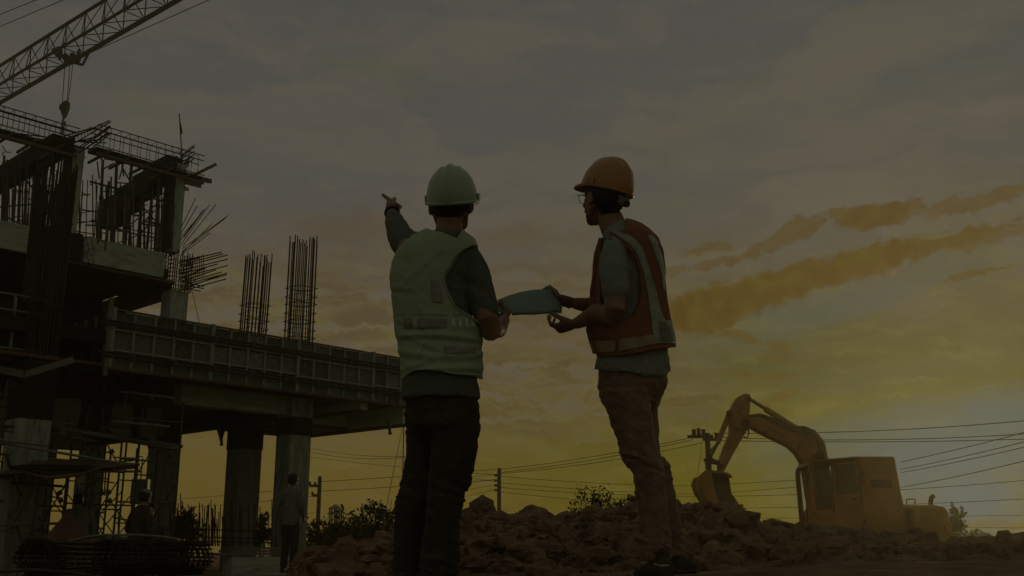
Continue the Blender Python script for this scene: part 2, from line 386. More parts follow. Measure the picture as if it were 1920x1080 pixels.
# ------------------------------------------------------------------ ground: one sheet out to the horizon
RID = [(-4000, 1045), (0, 1046), (400, 1060), (500, 1078), (556, 1082), (580, 1048), (620, 1040), (700, 1034), (745, 1026), (800, 1006), (862, 992), (885, 968), (940, 977), (1000, 974), (1040, 992), (1062, 986), (1120, 978), (1180, 980),
       (1240, 972), (1275, 962), (1300, 952), (1326, 952), (1346, 970), (1380, 990), (1420, 996), (1450, 1002), (1500, 1006), (1560, 1006), (1620, 1014), (1700, 1027), (1780, 1037), (1860, 1040), (1950, 1040), (2600, 1030), (6000, 1030)]
RY = 10.0
rx = np.array([P(a, 900, RY).x for a, b in RID]); rz = np.array([P(960, b, RY).z for a, b in RID])
def ground_h(x, y):
    x = np.asarray(x, float); y = np.asarray(y, float)
    ridge = np.interp(x, rx, rz)
    base = np.interp(y, [-60, 0, 3.0, 4.2, 5.5, 16, 40, 400], [-.1, -.05, .02, .10, .13, -.22, -.35, -.6])
    base = base + np.clip((x - .15) / 1.2, 0, 1) * .10 * np.exp(-((y - 4.4) / 1.6) ** 2)
    w = np.where(y < RY, np.exp(-((y - RY) / 3.0) ** 2), np.exp(-((y - RY) / 2.4) ** 2))
    side = 1 / (1 + np.exp(-(x + .198 * y) * 9))
    w = w * side
    h = base * (1 - w) + ridge * w
    amp = np.clip((y - 4.4) / 1.6, 0, 1) * np.exp(-np.clip(y - 14, 0, 99) / 3) * side
    n = fbm(x * 1.3, y * 1.3, x * 0, 5) - .5
    n2 = np.abs(fbm(x * 4.1 + 7, y * 4.1, x * 0 + 3, 4) - .5)
    n3 = np.abs(fbm(x * 11 + 7, y * 11, x * 0 + 5, 3) - .5)
    n4 = np.abs(fbm(x * 26 + 3, y * 26, x * 0 + 8, 2) - .5)
    h = h + amp * (n * .22 - n2 * .20 + .02 + n3 * .16 - n4 * .12)
    h = h + (1 - amp) * (fbm(x * 3, y * 3, x * 0, 4) - .5) * .03
    return h
def build_ground():
    def axis(lo, hi, step, far_lo, far_hi, k=1.25):
        a = list(np.arange(lo, hi + 1e-6, step)); s = step; q = lo
        left = []
        while q > far_lo: s *= k; q -= s; left.append(q)
        s = step; q = hi; right = []
        while q < far_hi: s *= k; q += s; right.append(q)
        return np.array(left[::-1] + a + right)
    X = axis(-3.2, 7.4, .030, -70, 70, 1.2); Y = axis(4.4, 13.5, .034, -34, 66, 1.2)
    X = np.unique(np.clip(X, -74, 74)); Y = np.unique(np.clip(Y, -36, 71))
    gx, gy = np.meshgrid(X, Y); h = ground_h(gx, gy)
    nx, ny = len(X), len(Y)
    co = np.stack([gx, gy, h], -1).reshape(-1, 3)
    i = np.arange(nx - 1)[None, :] + nx * np.arange(ny - 1)[:, None]; i = i.ravel()
    fc = np.stack([i, i + 1, i + 1 + nx, i + nx], -1)
    me = bpy.data.meshes.new('ground'); me.vertices.add(len(co)); me.vertices.foreach_set('co', co.ravel())
    me.loops.add(fc.size); me.loops.foreach_set('vertex_index', fc.ravel().astype(np.int32))
    me.polygons.add(len(fc)); me.polygons.foreach_set('loop_start', np.arange(0, fc.size, 4, dtype=np.int32)); me.polygons.foreach_set('loop_total', np.full(len(fc), 4, dtype=np.int32))
    me.polygons.foreach_set('use_smooth', np.ones(len(fc), bool))
    me.update(calc_edges=True); me.materials.append(M_['dirt'])
    o = bpy.data.objects.new('ground', me); COL.objects.link(o); o['kind'] = 'structure'
build_ground()

def ico(rad, sub=2):
    bm = bmesh.new(); bmesh.ops.create_icosphere(bm, subdivisions=sub, radius=rad)
    V = np.array([v.co[:] for v in bm.verts]); Fc = np.array([[v.index for v in f.verts] for f in bm.faces]); bm.free(); return V, Fc
def clods(name, pts, m, seed, smooth=False):
    V0, F0 = ico(1, 1); V1, F1 = ico(1, 2)
    rs = np.random.RandomState(seed); VV = []; FF = []; base = 0
    for (p, r) in pts:
        a, f = (V1, F1) if r > .035 else (V0, F0)
        q = a * (1 + 1.3 * (vnoise(a[:, 0] * 1.7 + rs.rand() * 90, a[:, 1] * 1.7 + rs.rand() * 90, a[:, 2] * 1.7) - .5)[:, None])
        q = q + .25 * (rs.rand(*q.shape) - .5)
        an = rs.rand() * 6.3; c, s = math.cos(an), math.sin(an)
        q = q @ np.array([[c, -s, 0], [s, c, 0], [0, 0, 1]]); q = q * np.array([1, 1, .55 + .35 * rs.rand()]) * r + np.array(p)
        VV.append(q); FF.append(f + base); base += len(a)
    V = np.concatenate(VV); Fc = np.concatenate(FF)
    me = bpy.data.meshes.new(name); me.from_pydata(V.tolist(), [], Fc.tolist()); me.materials.append(M_[m]); me.update()
    o = bpy.data.objects.new(name, me); COL.objects.link(o); return o
rs = np.random.RandomState(3)
pts = []
for i in range(30000):
    y = 4.7 + 8.3 * rs.rand() ** .8; x = -3.0 + 10.4 * rs.rand()
    if x / y < -.200 - .01 * rs.rand(): continue
    r = .006 + .045 * rs.rand() ** 5
    if rs.rand() < .012: r = .07 + .06 * rs.rand()
    r *= .6 + y / 14
    pts.append(((x, y), r))
hh = ground_h(np.array([p[0][0] for p in pts]), np.array([p[0][1] for p in pts]))
pts = [((p[0][0], p[0][1], hh[i] + p[1] * .15), p[1]) for i, p in enumerate(pts)]
o = clods('soil_clods', pts, 'dirt', 5); o['kind'] = 'stuff'
tag(o, 'broken clods of red brown clay scattered over the spoil heap', 'clods')
def lump(px, py, Y, r, label, seed, sq=(1, 1, 1)):
    V0, F0 = ico(1, 4); n = fbm(V0[:, 0] * 1.6 + seed, V0[:, 1] * 1.6, V0[:, 2] * 1.6, 5, .6); n2 = fbm(V0[:, 0] * 6 + seed, V0[:, 1] * 6, V0[:, 2] * 6, 3, .6)
    c = P(px, py, Y)
    V = V0 * (1 + .75 * (n - .5) + .35 * (n2 - .5))[:, None] * r * np.array(sq) + np.array(c[:])
    o = mesh('soil_boulder', V, F0.tolist(), 'dirt'); tag(o, label, 'lump of clay')
    return o
lump(905, 957, 9.8, .125, 'big round lump of clay perched on the heap left of the middle utility pole', 1, (1.05, 1, .95))
lump(1018, 990, 9.6, .10, 'pointed wedge of clay jutting from the heap between the two engineers', 2, (1.5, 1, .7))
lump(1312, 975, 10.2, .15, 'tall clay lump under the excavator bucket', 4, (1.0, 1, 1.1))
lump(1425, 998, 9.4, .06, 'small clay lump on the ridge right of the bucket', 6)
lump(1108, 1062, 5.6, .11, 'big rounded clod on the slope left of the orange vested man\'s feet', 8, (1.3, 1, .6))
lump(1000, 1040, 6.2, .13, 'broad flat clod in front of the heap between the engineers', 9, (1.6, 1, .55))

# ------------------------------------------------------------------ the building grid (u to the right and away, v to the left and away)
U = Vector((.681, .7325, 0)); VV_ = Vector((-.7325, .681, 0)); ZU = Vector((0, 0, 1))
GA = P(203, 690, 18.0); GA.z = 0
def G(s, t, z): return GA + U * s + VV_ * t + ZU * z
def gbox(name, s0, s1, t0, t1, z0, z1, m, parent=None):
    return obox(name, G((s0 + s1) / 2, (t0 + t1) / 2, (z0 + z1) / 2), U * (s1 - s0) / 2, VV_ * (t1 - t0) / 2, ZU * (z1 - z0) / 2, m, parent)

B = empty('unfinished_building', G(3, 4, 0), 'unfinished concrete frame building with bare columns, beams and a dark lower storey', 'building')
HC = .26
cols = [(4.64, .885, -.3, 3.34, HC, 'concrete_raw'), (4.9, 3.15, -.3, 3.34, .28, 'wrap'), (4.6, 6.3, -.3, 3.34, .265, 'concrete_raw'), (4.6, 10.2, -.3, 3.34, .25, 'concrete_raw'),
        (-1.15, .3, -.3, 3.3, .27, 'concrete_raw'), (1.6, 6.3, -.3, 2.9, .26, 'concrete_raw'), (1.8, 10.4, -.3, 2.9, .26, 'concrete_raw')]
for (s, t, z0, z1, h, m) in cols:
    gbox('column', s - h, s + h, t - h, t + h, z0, z1, m, B)
# column heads still boxed in dark ply
for (s, t, zb, h) in ((-1.15, .3, 2.35, .28), (4.64, .885, 2.56, .275), (4.9, 3.15, 2.42, .295), (4.6, 6.3, 2.62, .28)):
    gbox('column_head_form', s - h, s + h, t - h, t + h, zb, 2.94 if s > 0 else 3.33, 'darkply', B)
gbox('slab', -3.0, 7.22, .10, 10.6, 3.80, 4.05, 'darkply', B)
# soffit boards under the cantilever: each its own board
for i in range(17):
    s = -2.6 + i * .6
    gbox('soffit_board', s + .008, s + .59, .02, .78 if s < 1.6 else 1.9, 3.385 - .006 * (i % 3), 3.436, 'ply', B)
for i in range(6):
    gbox('soffit_board', 4.95, 7.15, 1.92 + i * .6, 2.50 + i * .6, 3.385 - .006 * (i % 2), 3.436, 'ply', B)
gbox('girder', 1.9, 5.05, .80, 1.10, 2.98, 3.38, 'concrete', B)
gbox('girder', 5.1, 6.95, 2.05, 2.30, 3.02, 3.38, 'lit_concrete', B)
gbox('girder', -3.0, 4.4, 6.15, 6.45, 2.82, 3.60, 'lit_concrete', B)
gbox('girder', -3.0, 4.4, 10.1, 10.4, 2.80, 3.40, 'concrete', B)
gbox('cross_girder', 4.45, 4.85, 1.20, 10.0, 2.96, 3.38, 'darkply', B)
gbox('edge_beam', 6.98, 7.22, .06, 4.0, 2.96, 3.375, 'lit_concrete', B)
gbox('beam_bottom_board', 6.95, 7.25, .05, 3.95, 2.92, 2.955, 'ply', B)
gbox('beam_bottom_board', 5.12, 6.93, 2.02, 2.34, 2.985, 3.015, 'ply', B)
gbox('secondary_beam', 5.8, 6.0, .12, 2.02, 3.18, 3.38, 'lit_concrete', B)
gbox('beam_bottom_board', 5.78, 6.02, .12, 2.02, 3.145, 3.175, 'ply', B)
gbox('rear_beam', 4.9, 7.2, 4.05, 4.3, 2.94, 3.40, 'concrete_raw', B)
# storey above: light edge beams, slab, brown soffit
gbox('upper_edge_beam', 1.98, 4.06, 6.02, 6.3, 6.86, 7.50, 'concrete', B)
gbox('upper_edge_beam', -3.6, .95, 6.02, 6.3, 6.80, 7.44, 'concrete', B)
gbox('beam_end_form', .97, 1.96, 6.10, 6.3, 6.84, 7.55, 'darkply', B)
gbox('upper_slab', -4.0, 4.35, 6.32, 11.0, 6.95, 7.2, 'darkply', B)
for i in range(14):
    s = -3.9 + i * .6
    gbox('soffit_board', s + .008, min(s + .59, 4.4), 6.05, 8.4, 6.78 - .006 * (i % 3), 6.83, 'ply', B)
gbox('upper_cross_beam', 4.36, 4.62, 6.62, 10.6, 6.50, 6.93, 'ply', B)
gbox('column', 4.34, 4.82, 6.08, 6.56, 4.08, 6.62, 'concrete', B)
for (s, z0, z1) in ((4.33, 7.62, 10.02), (1.62, 7.52, 9.72)):
    gbox('column', s - .15, s + .15, 6.08, 6.38, z0, z1, 'concrete', B)
    gbox('column_side_form', s - .20, s - .155, 6.02, 6.44, z0 + .02, z1 + .15, 'darkply', B)
for i in range(7):
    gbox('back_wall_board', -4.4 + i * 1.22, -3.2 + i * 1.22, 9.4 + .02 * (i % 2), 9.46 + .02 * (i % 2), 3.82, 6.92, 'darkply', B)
# roof level beam forms running back
for (s, z0, z1, t1) in ((4.3, 9.74, 10.30, 10.2), (1.3, 9.5, 9.98, 10.6), (-1.6, 9.4, 9.8, 10.6)):
    for k in range(4):
        a = 6.4 + k * (t1 - 6.4) / 4
        gbox('beam_side_form', s - .22, s + .22, a, a + (t1 - 6.4) / 4 - .02, z0 - .22 * k * (s > 4), z1 - .14 * k * (s > 4), 'darkply', B)
for (s0, s1, z) in ((1.98, 4.9, 9.72), (-3.6, 1.5, 9.50)):
    gbox('roof_beam_bottom_board', s0, s1, 5.95, 6.42, z, z + .06, 'darkply', B)
    for k in range(int((s1 - s0) / .55)):
        s = s0 + .25 + k * .55
        bar('bearer', G(s, 5.7, z - .05), G(s, 6.9, z - .05), .045, .06, 'bamboo', B)
    bar('ledger', G(s0, 5.9, z - .13), G(s1, 5.9, z - .13), .05, .08, 'bamboo', B)
# low retaining footing at the foot of the columns
FT = tag(gbox('footing_wall', 2.2, 7.0, -.9, -.6, -.45, .09, 'concrete'), 'low pale concrete footing wall behind the standing worker', 'wall')
for k in range(9):
    pass
gt = empty('timber_stack', G(4, -.4, .1), 'flat stack of pale boards lying along the top of the footing wall', 'timber')
for k in range(7):
    z = .12 + .05 * (k % 3); t = -.85 + .22 * (k // 3)
    gbox('board', 2.0 + .2 * (k % 3), 5.9 + .3 * ((k * 7) % 4), t, t + .19, z, z + .04, 'board', gt)
LS = tag(gbox('low_block_wall', -4.0, 2.0, 1.6, 1.85, -.45, .46, 'concrete_raw'), 'low rough wall in the shade behind the wire rolls', 'wall')

# formwork along the lower beam, cell by cell
FW = empty('beam_formwork', G(0, 0, 3.35), 'long ribbed steel formwork panelling along the edge of the lower deck', 'formwork')
Z0, Z1 = 3.355, 4.405; nC = 18; CW = 7.2 / nC; rsf = np.random.RandomState(11)
zr = [Z0, Z0 + .33, Z0 + .70, Z1]
for i in range(nC):
    for k in range(3):
        d = .008 * rsf.rand()
        c = G((i + .5) * CW, .012 + d, (zr[k] + zr[k + 1]) / 2)
        tl = Quaternion(U, (rsf.rand() - .5) * .03)
        obox('panel', c, U * (CW / 2 - .012), VV_ * .008, tl @ ZU * ((zr[k + 1] - zr[k]) / 2 - .012), ('form', 'form_brown', 'form_pale', 'form')[int(rsf.rand() * 4) if 5 <= i < 10 else int(rsf.rand() * 1.9) ** 1 if i < 5 else (0, 0, 1, 0, 2)[int(rsf.rand() * 4.6)]], FW)
for i in range(nC + 1):
    w = .035 if i % 5 == 0 else .02
    gbox('rib', i * CW - w, i * CW + w, -.062 if i % 5 == 0 else -.05, .004, Z0, Z1 + (.02 if i % 5 else .05), 'rib', FW)
for j in range(4):
    for k in range(1, 3):
        gbox('cross_rib', j * 5 * CW + .04, min(7.2, (j + 1) * 5 * CW) - .04, -.042, .002, zr[k] - .018 + .01 * (j % 2) * 3, zr[k] + .018 + .01 * (j % 2) * 3, 'rib', FW)
gbox('top_rail', -.02, 7.22, -.055, .02, Z1 + .003, Z1 + .03, 'bamboo', FW)
gbox('bottom_rail', -.05, 7.25, -.12, .02, Z0 - .045, Z0 - .003, 'ply', FW)
gbox('inner_form', -.05, 7.2, .034, .07, Z0, Z1 + .002, 'darkply', FW)
for zz in (Z0 + .77, Z0 + .20):
    for dz in (0, .065):
        rod('waler', G(-.25, -.085, zz + dz), G(7.3, -.085, zz + dz), .022, 'rust', FW)
    for i in range(9):
        s = .4 + i * .82
        rod('form_tie', G(s, -.16, zz + .032), G(s, .0, zz + .032), .014, 'steel', FW)
        gbox('tie_clamp', s - .03, s + .03, -.125, -.108, zz - .03, zz + .10, 'steel', FW)
FS = empty('return_formwork', G(0, 2, 3.35), 'dark formwork return running back from the near corner of the lower deck', 'formwork')
for i in range(10):
    for k in range(2):
        gbox('panel', -.03, .0, .12 + i * .42, .12 + i * .42 + .40, Z0 + k * .53, Z0 + k * .53 + .51, 'darkply', FS)
    gbox('rib', -.08, -.035, .10 + i * .42, .13 + i * .42, Z0, Z1 - .05, 'form', FS)
bar('corner_post', G(-.06, -.03, 3.2), G(-.08, -.03, 4.62), .07, .07, 'board', FS)
FL = empty('side_formwork', G(-2.6, 0, 3.3), 'row of shaded formwork frames at the left edge below the upper beam', 'formwork')
for i in range(7):
    gbox('panel', -4.6 + i * .5, -4.12 + i * .5, .3, .34, 3.45, 4.35, 'darkply', FL)
    gbox('rib', -4.63 + i * .5, -4.60 + i * .5, .22, .3, 3.42, 4.42, 'rib', FL)
for z in (3.5, 3.9, 4.15, 4.42):
    rod('pipe', G(-5.0, .18, z), G(-1.1, .18, z), .022, 'palesteel', FL)
for (a, b, Y) in (((48, 702), (138, 674), 17.0),):
    pl = bar('loose_plank', P(*a, Y), P(*b, Y + .5), .05, .11, 'board'); tag(pl, 'pale plank slanting up beside the left end of the lower deck', 'plank')
pl = bar('loose_plank', P(-10, 690, 17), P(50, 703, 17), .05, .12, 'board'); tag(pl, 'pale plank lying level at the left edge of the photo under the deck', 'plank')

# ------------------------------------------------------------------ reinforcement cages
def rsq(n, h, rnd, wob=0):
    """positions round a square"""
    r = []
    for i in range(n):
        a = 4 * (i + .5) / n; k = int(a); f = (a - k) * 2 - 1
        r.append([(f, -1), (1, f), (-f, 1), (-1, -f)][k % 4])
    return [(x * h + (rnd.rand() - .5) * wob, y * h + (rnd.rand() - .5) * wob) for x, y in r]
def cage(s, t, z0, z1, h, nb, label, ties, seed, lean=0.0, top=.25, tz=None, rr=.0135):
    rnd = np.random.RandomState(seed)
    e = empty('column_cage', G(s, t, z0), label, 'rebar cage', 'column reinforcement cages')
    pos = rsq(nb, h, rnd, .02)
    for (x, y) in pos:
        w = (rnd.rand() - .5) * .03
        rod('rebar', G(s + x, t + y, z0), G(s + x + w + lean, t + y + w, z1 - top * rnd.rand()), rr, 'rust', e, 5)
    V, Fc = [], []
    tz = tz or z1
    n = int((tz - z0) / ties)
    for i in range(n):
        z = z0 + .12 + i * ties + (rnd.rand() - .5) * .03; q = h + .02; tw = (rnd.rand() - .5) * .02; r = .008
        L = lean * (z - z0) / (z1 - z0)
        c = [G(s - q + L, t - q, z + tw), G(s + q + L, t - q, z), G(s + q + L, t + q, z - tw), G(s - q + L, t + q, z)]
        V, Fc = tubeV(c, r, 4, True); mesh('stirrup', V, Fc, 'rust', e)
        if i % 2 == 0:
            V, Fc = tubeV([G(s + L, t - q, z), G(s + q + L, t, z), G(s + L, t + q, z), G(s - q + L, t, z)], r, 4, True); mesh('stirrup', V, Fc, 'rust', e)
    return e
cage(4.64, .885, 3.8, 7.05, .235, 20, 'tall rebar cage of the right hand column rising over the deck', .19, 1, tz=5.9)
cage(4.9, 3.15, 3.8, 7.15, .24, 20, 'leaning rebar cage left of the tallest one on the deck', .19, 2, tz=6.0, lean=.06)
cage(-1.15, .3, 3.3, 7.05, .25, 34, 'dense dark rebar cage in front of the upper beam at far left', .22, 3, tz=7.0, rr=.016)
cage(-.95, 1.0, 3.3, 6.8, .20, 22, 'second dense rebar cage tucked behind the one at far left', .25, 4, tz=6.8, rr=.015)
# joint of the upper column: cage plus long bars shooting out to the right
J = empty('joint_reinforcement', G(4.6, 6.3, 7), 'bristling bundle of bars sticking out of the upper column joint', 'rebar')
rnd = np.random.RandomState(5)
for i in range(14):
    x, y = rsq(14, .24, rnd)[i]; rod('rebar', G(4.6 + x, 6.3 + y, 6.6), G(4.6 + x, 6.3 + y, 7.68), .014, 'rust', J, 5)
for i in range(9):
    z = 6.66 + i * .11; q = .27
    V, Fc = tubeV([G(4.6 - q, 6.3 - q, z), G(4.6 + q, 6.3 - q, z), G(4.6 + q, 6.3 + q, z), G(4.6 - q, 6.3 + q, z)], .010, 4, True); mesh('stirrup', V, Fc, 'rust', J)
bars = [(337, 490, 415, 473), (338, 497, 418, 476), (340, 501, 427, 478), (335, 508, 427, 486), (335, 515, 408, 495), (338, 520, 427, 498), (340, 527, 405, 506), (342, 531, 416, 510), (338, 536, 426, 512), (338, 540, 425, 515),
        (340, 543, 410, 517), (344, 545, 424, 523), (350, 530, 382, 537), (345, 534, 382, 541), (345, 540, 376, 546), (335, 512, 384, 504), (337, 524, 390, 500), (336, 493, 375, 484)]
for i, (a, b, c, d) in enumerate(bars):
    Y = 25.3 + (i % 5) * .12; rod('rebar', P(a, b, Y), P(c, d, Y + .6), .016, 'rust', J, 5)
for k in range(5):
    x = 345 + k * 8; y = 488 - k * 2
    V, Fc = tubeV([P(x, y, 25.3), P(x + 2, y + 50 - k * 3, 25.3), P(x + 6, y + 48 - k * 3, 25.9), P(x + 4, y - 2, 25.9)], .010, 4, True); mesh('stirrup', V, Fc, 'rust', J)
S = empty('starter_bars', P(340, 480, 26.5), 'thin splayed starter bars fanning up to the right of the upper column', 'rebar')
for (a, b, c, d) in [(338, 430, 367, 371), (338, 440, 370, 386), (338, 452, 381, 394), (340, 458, 393, 384), (342, 462, 405, 383), (340, 476, 398, 419), (342, 466, 428, 404), (341, 472, 424, 408), (340, 478, 393, 437), (338, 446, 378, 400), (345, 445, 384, 392)]:
    rod('rebar', P(a, b, 26.3), P(c, d, 26.9), .011, 'rust', S, 5)
S = empty('roof_reinforcement', P(180, 270, 23), 'bundle of long bars fanning up at the top left corner of the roof beam', 'rebar')
for (a, b, c, d) in [(128, 262, 205, 226), (140, 268, 208, 228), (150, 275, 206, 236), (150, 280, 207, 238), (120, 255, 176, 239), (118, 262, 180, 240), (155, 282, 204, 250), (165, 284, 209, 249), (150, 286, 203, 248), (60, 258, 170, 280), (48, 254, 150, 286),
                     (30, 250, 130, 262), (70, 262, 200, 268), (90, 268, 190, 262), (105, 275, 185, 255)]:
    rod('rebar', P(a, b, 22.6), P(c, d, 23.2), .017, 'rust', S, 5)
for k in range(10):
    x = 128 + k * 6; rod('stirrup', P(x, 270 - k * 3.2, 22.8), P(x + 2, 242 - k * 1.0 + 6, 22.9), .008, 'rust', S, 4)
def beam_cage(s0, s1, t0, t1, z0, z1, label, step=.24, n=5, seed=1):
    rnd = np.random.RandomState(seed)
    e = empty('beam_cage', G((s0 + s1) / 2, t0, z0), label, 'rebar cage', 'roof beam cages')
    for t in (t0, t1):
        for k in range(n):
            z = z0 + (z1 - z0) * k / (n - 1) * (1 if k < 2 else 1)
            if k in (1, 2) and n > 4: continue
            rod('rebar', G(s0 - .1 * rnd.rand(), t, z), G(s1 + .1 * rnd.rand(), t, z + .02 * rnd.rand()), .014, 'rust', e, 5)
    for i in range(int((s1 - s0) / step)):
        s = s0 + .1 + i * step + (rnd.rand() - .5) * .04
        V, Fc = tubeV([G(s, t0, z0), G(s, t1, z0), G(s, t1, z1), G(s, t0, z1)], .008, 4, True); mesh('stirrup', V, Fc, 'rust', e)
    return e
beam_cage(2.0, 4.9, 6.0, 6.35, 9.84, 10.38, 'long beam cage along the right half of the roof edge')
beam_cage(-3.2, 1.5, 6.0, 6.35, 9.66, 10.12, 'long beam cage along the left half of the roof edge', seed=2)
S = empty('roof_reinforcement', P(345, 300, 25.5), 'short bundle of bars sticking out beyond the right end of the roof beam', 'rebar')
for (a, b, c, d) in [(338, 293, 363, 273), (340, 295, 365, 275), (336, 300, 364, 284), (338, 306, 365, 289), (338, 312, 359, 294), (340, 314, 363, 298), (342, 312, 360, 292), (334, 288, 345, 280)]:
    rod('rebar', P(a, b, 25.4), P(c, d, 25.9), .017, 'rust', S, 5)
S = empty('cantilever_timbers', P(350, 330, 25.6), 'loose timbers sticking out to the right below the roof beam', 'timber')
for (a, b, c, d, w) in [(346, 337, 405, 308, .05), (345, 329, 396, 340, .07), (345, 341, 376, 349, .06), (345, 353, 352, 355, .06), (340, 318, 352, 305, .08)]:
    bar('timber', P(a, b, 25.4), P(c, d, 26.1), w, w * 1.6, 'bamboo', S)
# flag on a bamboo pole
fl = empty('flag_pole', P(341, 300, 25.5), 'thin leaning flag pole with a furled red flag above the roof corner', 'flag')
rod('pole', P(342, 306, 25.5), P(336, 213, 25.5), .016, 'bamboo', fl)
fp = [P(336, 216, 25.5), P(338, 228, 25.46), P(341, 240, 25.5), P(342, 250, 25.55), P(338, 252, 25.5), P(337, 236, 25.48)]
prism('flag_cloth', fp, Vector((0, -.02, 0)), Vector((0, .02, 0)), 'flag', fl)
tag(tube('guy_wire', [P(360, 546, 25.7), P(366, 570, 24.5), P(374, 606, 22.5)], .008, 'cable'), 'thin wire hanging from the bundled bars down to the deck formwork', 'wire')

# ------------------------------------------------------------------ props and timbers in the upper storey
rnd = np.random.RandomState(9)
def prop(a, b, Y, r, m, label, parent=None):
    pa, pb = P(*a, Y), P(*b, Y)
    e = empty('steel_prop', pb, label, 'prop', 'props under the roof beam')
    rod('outer_tube', pb, pb.lerp(pa, .55), r * 1.25, m, e); rod('inner_tube', pb.lerp(pa, .5), pa, r, m, e)
    rod('foot_plate', pb - Vector((0, 0, .01)), pb + Vector((0, 0, .02)), r * 3, m, e)
    c = pb.lerp(pa, .55); rod('collar', c - Vector((0, 0, .04)), c + Vector((0, 0, .04)), r * 1.7, m, e)
props = [((8, 292), (4, 428), 0), ((31, 300), (24, 430), 0), ((39, 300), (34, 432), 0), ((51, 300), (46, 434), 0), ((70, 282), (58, 436), 2), ((88, 300), (82, 438), 0), ((193, 300), (186, 458), 1), ((219, 302), (212, 464), 1), ((222, 302), (236, 300), 3),
         ((247, 306), (233, 468), 1), ((271, 312), (258, 472), 1), ((300, 314), (291, 478), 1), ((285, 356), (275, 474), 0), ((316, 340), (306, 480), 0), ((311, 340), (297, 478), 0), ((204, 340), (200, 462), 0), ((264, 400), (262, 474), 0), ((240, 390), (246, 470), 0),
         ((100, 300), (96, 440), 0), ((14, 300), (12, 430), 0), ((62, 310), (66, 436), 0)]
for i, (a, b, k) in enumerate(props):
    if k == 3: continue
    prop(a, b, 22.4 + (a[0] / 330) * 3.0 + (.5 if i % 2 else 1.5), (.030, .038, .05)[k], ('steel', 'bamboo', 'bamboo')[k],
         'upper storey prop number %s from the left under the roof edge' % i if False else
         ('%s prop on the upper beam, %s' % (('thin dark', 'pale timber', 'thick leaning timber')[k],
          ('left of the dense cage, %d px' % 0) if False else ['leftmost of all', 'second from the left edge', 'third from the left edge', 'fourth from the left edge', 'leaning most, left of the dense cage', 'just left of the dense cage', 'just right of the upper left column',
           'second right of the upper left column', '', 'midway between the two upper columns', 'right of the midway one', 'last broad one before the right column', 'shorter one under the dark form', 'nearest the right upper column', 'second nearest the right upper column', 'behind the ladder frame', 'short one under the beam form end',
           'short one between the pale ones', 'hidden behind the dense cage', 'close behind the leftmost', 'behind the leaning one'][i])))
S = empty('prop_bracing', P(250, 380, 24), 'criss cross rails and braces tying the upper storey props together', 'bracing')
for (a, b, c, d, r) in [(168, 340, 325, 382, .028), (170, 345, 172, 346, .02), (0, 388, 90, 380, .02), (0, 312, 60, 318, .02), (186, 335, 182, 303, .018), (192, 318, 214, 306, .02), (224, 335, 232, 306, .018), (228, 312, 244, 340, .02), (245, 328, 270, 308, .022), (218, 342, 240, 344, .018), (228, 300, 232, 330, .02),
                        (0, 330, 40, 350, .02), (10, 350, 38, 318, .02), (36, 316, 58, 350, .02), (8, 336, 50, 344, .018), (40, 322, 84, 330, .02), (246, 420, 300, 378, .018), (268, 388, 300, 424, .018), (262, 424, 290, 395, .018), (304, 372, 322, 396, .016), (322, 366, 304, 396, .016), (160, 422, 250, 424, .02),
                        (170, 412, 250, 438, .02), (205, 462, 260, 440, .015), (216, 430, 318, 452, .02), (250, 462, 320, 440, .012), (14, 408, 60, 430, .02), (20, 430, 50, 405, .02), (60, 420, 88, 400, .02), (250, 404, 262, 404, .03), (268, 414, 300, 420, .03), (268, 420, 298, 424, .025), (305, 350, 325, 356, .02), (300, 362, 325, 368, .02),
                        (302, 388, 322, 402, .016), (322, 376, 306, 410, .016), (280, 420, 262, 440, .02)]:
    rod('brace', P(a, b, 23.3 + a / 160), P(c, d, 23.5 + c / 160), r, 'steel', S, 5)
rnd = np.random.RandomState(77)
tg = empty('prop_thicket', P(160, 440, 27), 'thicket of thin props and ties standing further back on the upper storey', 'props')
for i in range(60):
    px = rnd.rand() * 322; top = 300 + px * .12 + rnd.rand() * 60; Y = 24.5 + rnd.rand() * 4
    rod('thin_prop', P(px, 430 + px * .16, Y), P(px + (rnd.rand() - .3) * 12, top, Y + (rnd.rand() - .5) * .5), .012 + .014 * rnd.rand(), 'rust' if i % 3 else 'bamboo', tg, 5)
for i in range(26):
    px = rnd.rand() * 290; y = 320 + px * .14 + rnd.rand() * 110; Y = 25 + rnd.rand() * 3
    rod('tie_rail', P(px, y, Y), P(px + 20 + rnd.rand() * 40, y + (rnd.rand() - .4) * 26, Y + .3), .011 + .008 * rnd.rand(), 'rust', tg, 5)
for i in range(26):
    px = 2 + rnd.rand() * 300; y = 262 + px * .08; rod('form_offcut', P(px, y + 22, 24.6), P(px + (rnd.rand() - .5) * 30, y + 2 + rnd.rand() * 34, 25.2), .014, 'rust', tg, 5)
S = empty('ladder_frame', P(192, 440, 22), 'small dark ladder frame on the upper beam right of the upper left column', 'ladder')
for (a, b, c, d) in [(187, 385, 183, 458), (203, 388, 197, 470)]: rod('stile', P(a, b, 22.6), P(c, d, 22.6), .022, 'steel', S)
for k in range(5): rod('rung', P(187 - k * .8, 390 + k * 15, 22.6), P(202.5 - k * 1.1, 393 + k * 15, 22.6), .016, 'steel', S)
st = empty('stirrup_pile', P(160, 480, 22), 'tangle of spare stirrups hanging at the gap between the upper beams', 'rebar')
for k in range(12):
    x = 128 + (k * 37 % 28); y = 440 + (k * 23 % 50)
    V, Fc = tubeV([P(x, y, 22.4), P(x + 18, y - 4, 22.5), P(x + 22, y + 18, 22.6), P(x + 3, y + 22, 22.5)], .010, 4, True); mesh('stirrup', V, Fc, 'rust', st)
S = empty('small_roof_lights', P(150, 530, 26), 'x', 'x'); bpy.data.objects.remove(S)

